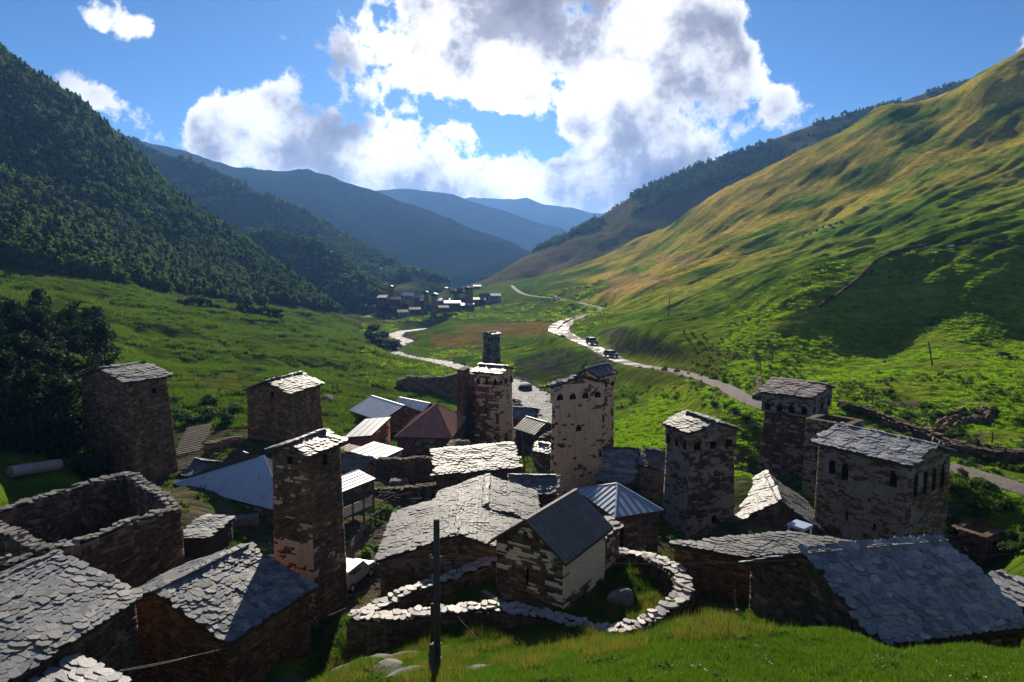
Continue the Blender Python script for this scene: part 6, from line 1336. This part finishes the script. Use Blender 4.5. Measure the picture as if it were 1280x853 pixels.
wire('thin cable from the tall pole toward the slender tower', ins_z + Vector((-.25, 0, .1)), P(433, 746, 43.2), .25)
wire('thin cable hanging below the blue slate house eave', P(433, 760, 43.2), P(150, 838, 24), .4)
wire('faint cable across the dark gap between the two slate houses', P(300, 797, 34.6), P(128, 842, 24.5), .3)
wire('thin cable from the chapel gable to the long low house', P(664, 662, 38.2), P(846, 680, 42.3), .2)
wire('thin cable sweeping past the arched house to the meadow', P(1060, 688, 40), P(1290, 655, 52), .5)
wire('thin cable over the ruin past the largest slate roof', P(1175, 690, 38), P(1300, 684, 46), .4)
wire('cable slanting down to the grass from the ring wall', P(572, 771, 36.6), P(611, 811, 33.2), .05)
wire('sagging cable from the yard pole to the tan tower', P(655, 548, 80), P(690, 590, 71), .9)
wire('second sagging cable from the yard pole to the tan tower', P(655, 552, 80), P(690, 581, 71), 1.2)

# ------------------------------------------------------------------ vehicles, animals, odds and ends
def car(label, px, py, Y, heading, paint, L=4.4, Wd=1.8, Hh=1.75, boxy=True):
    v = P(px, py, Y); z0 = gz(v.x, v.y) + .12; T = thing('parked_car' if 'parked' in label or 'van' in label else 'jeep', label, 'van' if 'van' in label else 'car', (v.x, v.y, z0)); O = T.location; c, s = math.cos(heading), math.sin(heading)
    W3 = lambda x, y, z: Vector((v.x + x * c - y * s, v.y + x * s + y * c, z0 + z))
    prof = [(-.5, .28), (-.5, .62), (-.47, .66), (-.44, .97), (-.38, 1.0), (.12, 1.0), (.24, .68), (.46, .60), (.5, .52), (.5, .28)]
    mb = MB(); n_ = len(prof); vs = []
    for side, q in ((-1, 1.0), (1, 1.0)):
        for a, h_ in prof: vs.append(W3(a * L, side * Wd / 2 * (1 if h_ < .7 else .86), h_ * Hh))
    mb.add(vs, [tuple(range(n_)), tuple(range(2 * n_ - 1, n_ - 1, -1))] + [(i, n_ + i, n_ + (i + 1) % n_, (i + 1) % n_) for i in range(n_)]); mb.build('body', paint, T, O)
    for side in (-1, 1):
        mb = MB(); y_ = side * (Wd / 2 * .94); mb.hexa([W3(a, y_ * k, h_ * Hh) for k, h_ in ((1.0, .70), (.95, .93)) for a in (-.42 * L, .14 * L) for _ in (0,)] * 1 + [W3(a, y_ * k * 1.012, h_ * Hh) for k, h_ in ((1.0, .70), (.95, .93)) for a in (-.42 * L, .14 * L)]); mb.build('side_window', 'car_glass', T, O)
        for a in (-.32, .32):
            mb = MB(); w0, w1 = W3(a * L, side * Wd * .36, .34), W3(a * L, side * Wd * .52, .34); mb.tube([w0, w1], .36, 14); wl = mb.build('wheel', 'tyre', T, O); mb = MB(); mb.tube([W3(a * L, side * Wd * .50, .34), W3(a * L, side * Wd * .535, .34)], .19, 10); mb.build('rim', 'metal_light', wl, O)
        mb = MB(); hl = W3(.5 * L, side * Wd * .36, .50 * Hh); mb.box(hl, (.05, .16, .09), heading); mb.build('headlight', 'metal_white', T, O)
    mb = MB(); mb.add([W3(.135 * L, -.40 * Wd, .955 * Hh), W3(.135 * L, .40 * Wd, .955 * Hh), W3(.245 * L, .44 * Wd, .70 * Hh), W3(.245 * L, -.44 * Wd, .70 * Hh)], [(0, 1, 2, 3)]); mb.build('windscreen', 'car_glass', T, O)
    mb = MB(); mb.add([W3(-.502 * L, -.42 * Wd, .70 * Hh), W3(-.502 * L, .42 * Wd, .70 * Hh), W3(-.452 * L, .38 * Wd, .93 * Hh), W3(-.452 * L, -.38 * Wd, .93 * Hh)], [(0, 1, 2, 3)]); mb.build('rear_window', 'car_glass', T, O)
car('white parked car in the grass between the two-toned tower and purple roof', 646.5, 551, 112, -1.1, 'car_white', 4.2, 1.75, 1.6)
car('dark jeep driving on the wet gravel road bend', 740, 433, 204, -1.2, 'car_dark', 4.4, 2.0, 2.1)
car('second jeep on the gravel road, nearer and lower', 764, 448, 176, -1.0, 'car_dark', 4.2, 1.8, 1.7)
car('tiny pale car far up the gravel road', 695.5, 375, 430, -.4, 'car_white', 4.6, 1.9, 1.8)
car('pale blue van half hidden behind the slender tower', 440, 722, 50, 1.25, 'car_blue', 4.2, 1.7, 1.7)
def animal(label, px, py, Y, heading, s=1.0, group=None):
    v = P(px, py, Y); z0 = gz(v.x, v.y); bm = bmesh.new(); J = {}
    def jv(k, x, y, z): J[k] = bm.verts.new((x * s, y * s, z * s))
    jv('p', -.55, 0, .95); jv('m', 0, 0, .90); jv('c', .55, 0, .95); jv('n', .85, 0, .98); jv('h', 1.1, 0, .62); jv('z', 1.28, 0, .34); jv('t', -.78, 0, .95); jv('u', -.86, 0, .45)
    es = [('p', 'm'), ('m', 'c'), ('c', 'n'), ('n', 'h'), ('h', 'z'), ('p', 't'), ('t', 'u')]; rad = dict(p=.30, m=.34, c=.30, n=.19, h=.15, z=.08, t=.05, u=.03)
    for sd_ in (-1, 1):
        jv(f'a{sd_}', .52, .17 * sd_, .5); jv(f'b{sd_}', .54, .17 * sd_, .03); jv(f'd{sd_}', -.48, .19 * sd_, .6); jv(f'k{sd_}', -.62, .19 * sd_, .38); jv(f'e{sd_}', -.56, .19 * sd_, .03)
        es += [('c', f'a{sd_}'), (f'a{sd_}', f'b{sd_}'), ('p', f'd{sd_}'), (f'd{sd_}', f'k{sd_}'), (f'k{sd_}', f'e{sd_}')]; rad.update({f'a{sd_}': .09, f'b{sd_}': .05, f'd{sd_}': .13, f'k{sd_}': .065, f'e{sd_}': .05})
    for a, b in es: bm.edges.new((J[a], J[b]))
    names = list(J); me = bpy.data.meshes.new('cow'); bm.to_mesh(me); bm.free(); me.materials.append(MATS['cow_hide']); o = link('cow', me); md_ = o.modifiers.new('skin', 'SKIN'); o.modifiers.new('sub', 'SUBSURF').levels = 1
    for i, k in enumerate(names): sv = me.skin_vertices[0].data[i]; sv.radius = (rad[k] * s, rad[k] * s); sv.use_root = k == 'p'
    o.location = (v.x, v.y, z0); o.rotation_euler.z = heading; tag(o, label, 'cow', group); return o
animal('dark cow grazing alone on the bright meadow', 1257, 438, 119, 2.6)
for k, (a, b, Y) in enumerate([(1003,300,325),(1012,303,318),(1020,300,320),(1028,297,326),(1036,299,318),(1044,294,324),(1050,297,320)]): animal('tiny dark animal grazing high on the sunlit slope', a, b, Y, random.uniform(0, 6), 1.3, 'herd grazing high on the slope')
# old metal culvert roll
a_, b_ = P(14, 612, 56), P(76, 600, 60); za, zb_ = gz(a_.x, a_.y), gz(b_.x, b_.y); mb = MB(); nseg = 22; rr_ = []
pts_ = [Vector((a_.x, a_.y, za + .45)).lerp(Vector((b_.x, b_.y, zb_ + .45)), k / nseg) for k in range(nseg + 1)]; mb.tube(pts_, [.5 + (.02 if k % 2 else 0) for k in range(nseg + 1)], 16); tag(mb.build('metal_pipe', 'rusty_pipe'), 'long rusty grey metal pipe lying by the dark grove', 'pipe')
# blue-white kiosk
n, l, r_, b_ = foot((986,657), (1004,664), (1014,657), 48); c = (n + l + r_ + b_) / 4; zk = gz(c.x, c.y); KT = thing('kiosk', 'small blue and white kiosk with flat canopy among the dark walls', 'kiosk', (c.x, c.y, zk)); O = KT.location; e1, e2 = (n - l), (r_ - n)
for p in (l, n, r_, b_): mb = MB(); mb.beam((p.x, p.y, zk - .2), (p.x, p.y, n.z), .09); mb.build('post', 'metal_white', KT, O)
mb = MB(); cc = [c + (p - c) * 1.18 for p in (l, n, r_, b_)]; mb.hexa([p for p in cc] + [p + Vector((0, 0, .22)) for p in cc]); mb.build('canopy', 'kiosk_blue', KT, O)
mb = MB(); cc = [c + (p - c) * .97 for p in (l, n, r_, b_)]; mb.hexa([Vector((p.x, p.y, zk - .1)) for p in cc] + [Vector((p.x, p.y, zk + 1.0)) for p in cc]); mb.build('counter', 'metal_light', KT, O)
mb = MB(); cc = [c + (p - c) * .93 for p in (l, n, r_, b_)]; mb.hexa([Vector((p.x, p.y, zk + 1.0)) for p in cc] + [Vector((p.x, p.y, n.z - .02)) for p in cc]); mb.build('glass_panel', 'car_glass', KT, O)
# timber: heap of sticks, leaning posts, planks by the chapel
def stick(label, p0, p1, w_=.14, mat='timber_grey', group=None, name='log'):
    mb = MB(); a, b = Vector(p0), Vector(p1); mid = a.lerp(b, .5) + Vector((random.uniform(-.1, .1), random.uniform(-.1, .1), random.uniform(-.05, .1))); mb.tube([a, mid, b], [w_ * .55, w_ * .5, w_ * .35], 7); tag(mb.build(name, mat), label, name.replace('_', ' '), group)
for k in range(24):
    v = P(random.uniform(468, 545), random.uniform(608, 622), 67 + random.uniform(-1, 1)); z = gz(v.x, v.y) + .15 + random.uniform(0, .7); a = random.uniform(-.5, .5) + (0 if k % 3 else 1); L_ = random.uniform(1, 3); stick('weathered grey branch in the woodpile on the terrace', (v.x, v.y, z), (v.x + math.cos(a) * L_, v.y + math.sin(a) * L_, z + random.uniform(-.2, .5)), random.uniform(.08, .2), 'timber_grey' if k % 2 else 'timber_dark', 'branches of the woodpile', 'branch')
for k in range(8):
    v = P(534 + k * .9, 611, 68 + k * .15); z = gz(v.x, v.y); stick('tall grey post leaning in the bundle behind the great slate house', (v.x, v.y, z - .2), (v.x + random.uniform(-.25, .25), v.y + .2, z + random.uniform(1.5, 2.1)), .16, 'timber_grey', 'posts leaning together', 'leaning_post')
for k in range(4): v = P(517 + k * 4, 612, 68); z = gz(v.x, v.y); stick('thin pale stake leaning beside the post bundle', (v.x, v.y, z - .2), (v.x + .5 - .3 * k, v.y, z + 1.2), .09, 'timber_grey', 'stakes by the post bundle', 'stake')
for k, (x0, y0, x1, y1, Y0, Y1) in enumerate([(604,738,648,763,41.5,38.4),(628,742,652,738,40.5,40.6),(566,748,590,742,38.6,39.4),(570,751,594,745,38.3,39.1),(625,752,666,760,38.3,37.8)]):
    a, b = P(x0, y0, Y0), P(x1, y1, Y1); mb = MB(); mb.beam((a.x, a.y, gz(a.x, a.y) + .25), (b.x, b.y, gz(b.x, b.y) + .25), .34, .09); tag(mb.build('plank', 'timber_grey'), ['long grey plank lying along the chapel foot','short board propped against the chapel foot','upper weathered board on the ring wall','lower weathered board on the ring wall','grey board behind the ring wall slabs'][k], 'plank')
for k, (x0, y0, x1, y1, Y0) in enumerate([(951,733,953,762,36.5),(957,745,939,766,36),(918,738,922,764,35.5),(921,762,938,786,33)]):
    a, b = P(x0, y0, Y0), P(x1, y1, Y0 - .2); stick(['pale upright stake before the brown wall of the long house','crossed pale stake before the brown wall of the long house','thin broken stick near the ring wall end','pale split log tipped in the grass by the long house'][k], b - Vector((0, 0, .2)), a, .10 if k != 3 else .26, 'timber_grey', None, 'stake' if k < 3 else 'log')

# firewood stacks and a yard fence
mb = MB(); mb.tube([(0, -.5, 0), (0, .5, 0)], .085, 7); lg_ = mb.build('log', 'timber_grey'); log_me = lg_.data; bpy.data.objects.remove(lg_)
for lab, px, py, Y, hd, cols_, rows_ in (('stack of grey firewood by the wall of the great slate house', 466, 712, 51.5, 1.2, 11, 6), ('stack of firewood below the eave of the big blue metal roof', 292, 650, 55.5, .3, 12, 5), ('small stack of firewood beside the kiosk', 965, 672, 50, .2, 9, 5), ('stack of firewood near the pale blue shed', 488, 606, 74, .1, 12, 6)):
    v = P(px, py, Y); z = gz(v.x, v.y); FS = thing('firewood_stack', lab, 'firewood', (v.x, v.y, z)); FS.rotation_euler.z = hd
    for i in range(rows_):
        for j in range(cols_ - (i % 2)):
            o = link('log', log_me, FS); s_ = random.uniform(.8, 1.1); o.location = ((j + .5 * (i % 2)) * .175, random.uniform(-.08, .08), .08 + i * .152); o.scale = (s_, random.uniform(.8, 1.1), s_)
FN = thing('picket_fence', 'rough wooden fence along the nettle yard by the veranda', 'fence', P(452, 668, 58)); O = FN.location; fp_ = [P(438, 684, 55), P(452, 668, 58), P(470, 652, 61), P(492, 640, 64)]; tops_ = []
for a, b in zip(fp_[:-1], fp_[1:]):
    for k in range(3): p = a.lerp(b, k / 3); z = gz(p.x, p.y); mb = MB(); mb.beam((p.x, p.y, z - .3), (p.x + random.uniform(-.06, .06), p.y, z + 1.05), .09); mb.build('post', 'timber_grey', FN, O); tops_.append(Vector((p.x, p.y, z)))
for a, b in zip(tops_[:-1], tops_[1:]):
    for hh in (.4, .85): mb = MB(); mb.beam(a + Vector((0, 0, hh + random.uniform(-.06, .06))), b + Vector((0, 0, hh + random.uniform(-.06, .06))), .04, .1); mb.build('rail', 'timber_grey', FN, O)

# ------------------------------------------------------------------ air
hz, t = new_mat('valley_haze'); t.t.nodes.clear()
pv_ = t.n('ShaderNodeVolumePrincipled', {'Color': (.20, .44, 1.0, 1), 'Density': 0.00009, 'Anisotropy': 0.42}); o_ = t.n('ShaderNodeOutputMaterial'); t.t.links.new(pv_.outputs[0], o_.inputs['Volume'])
mb = MB(); mb.box((0, 6900, 115), (9000, 7600, 345)); hb_ = mb.build('haze', 'valley_haze'); tag(hb_, 'thin blue valley haze', kind='stuff')
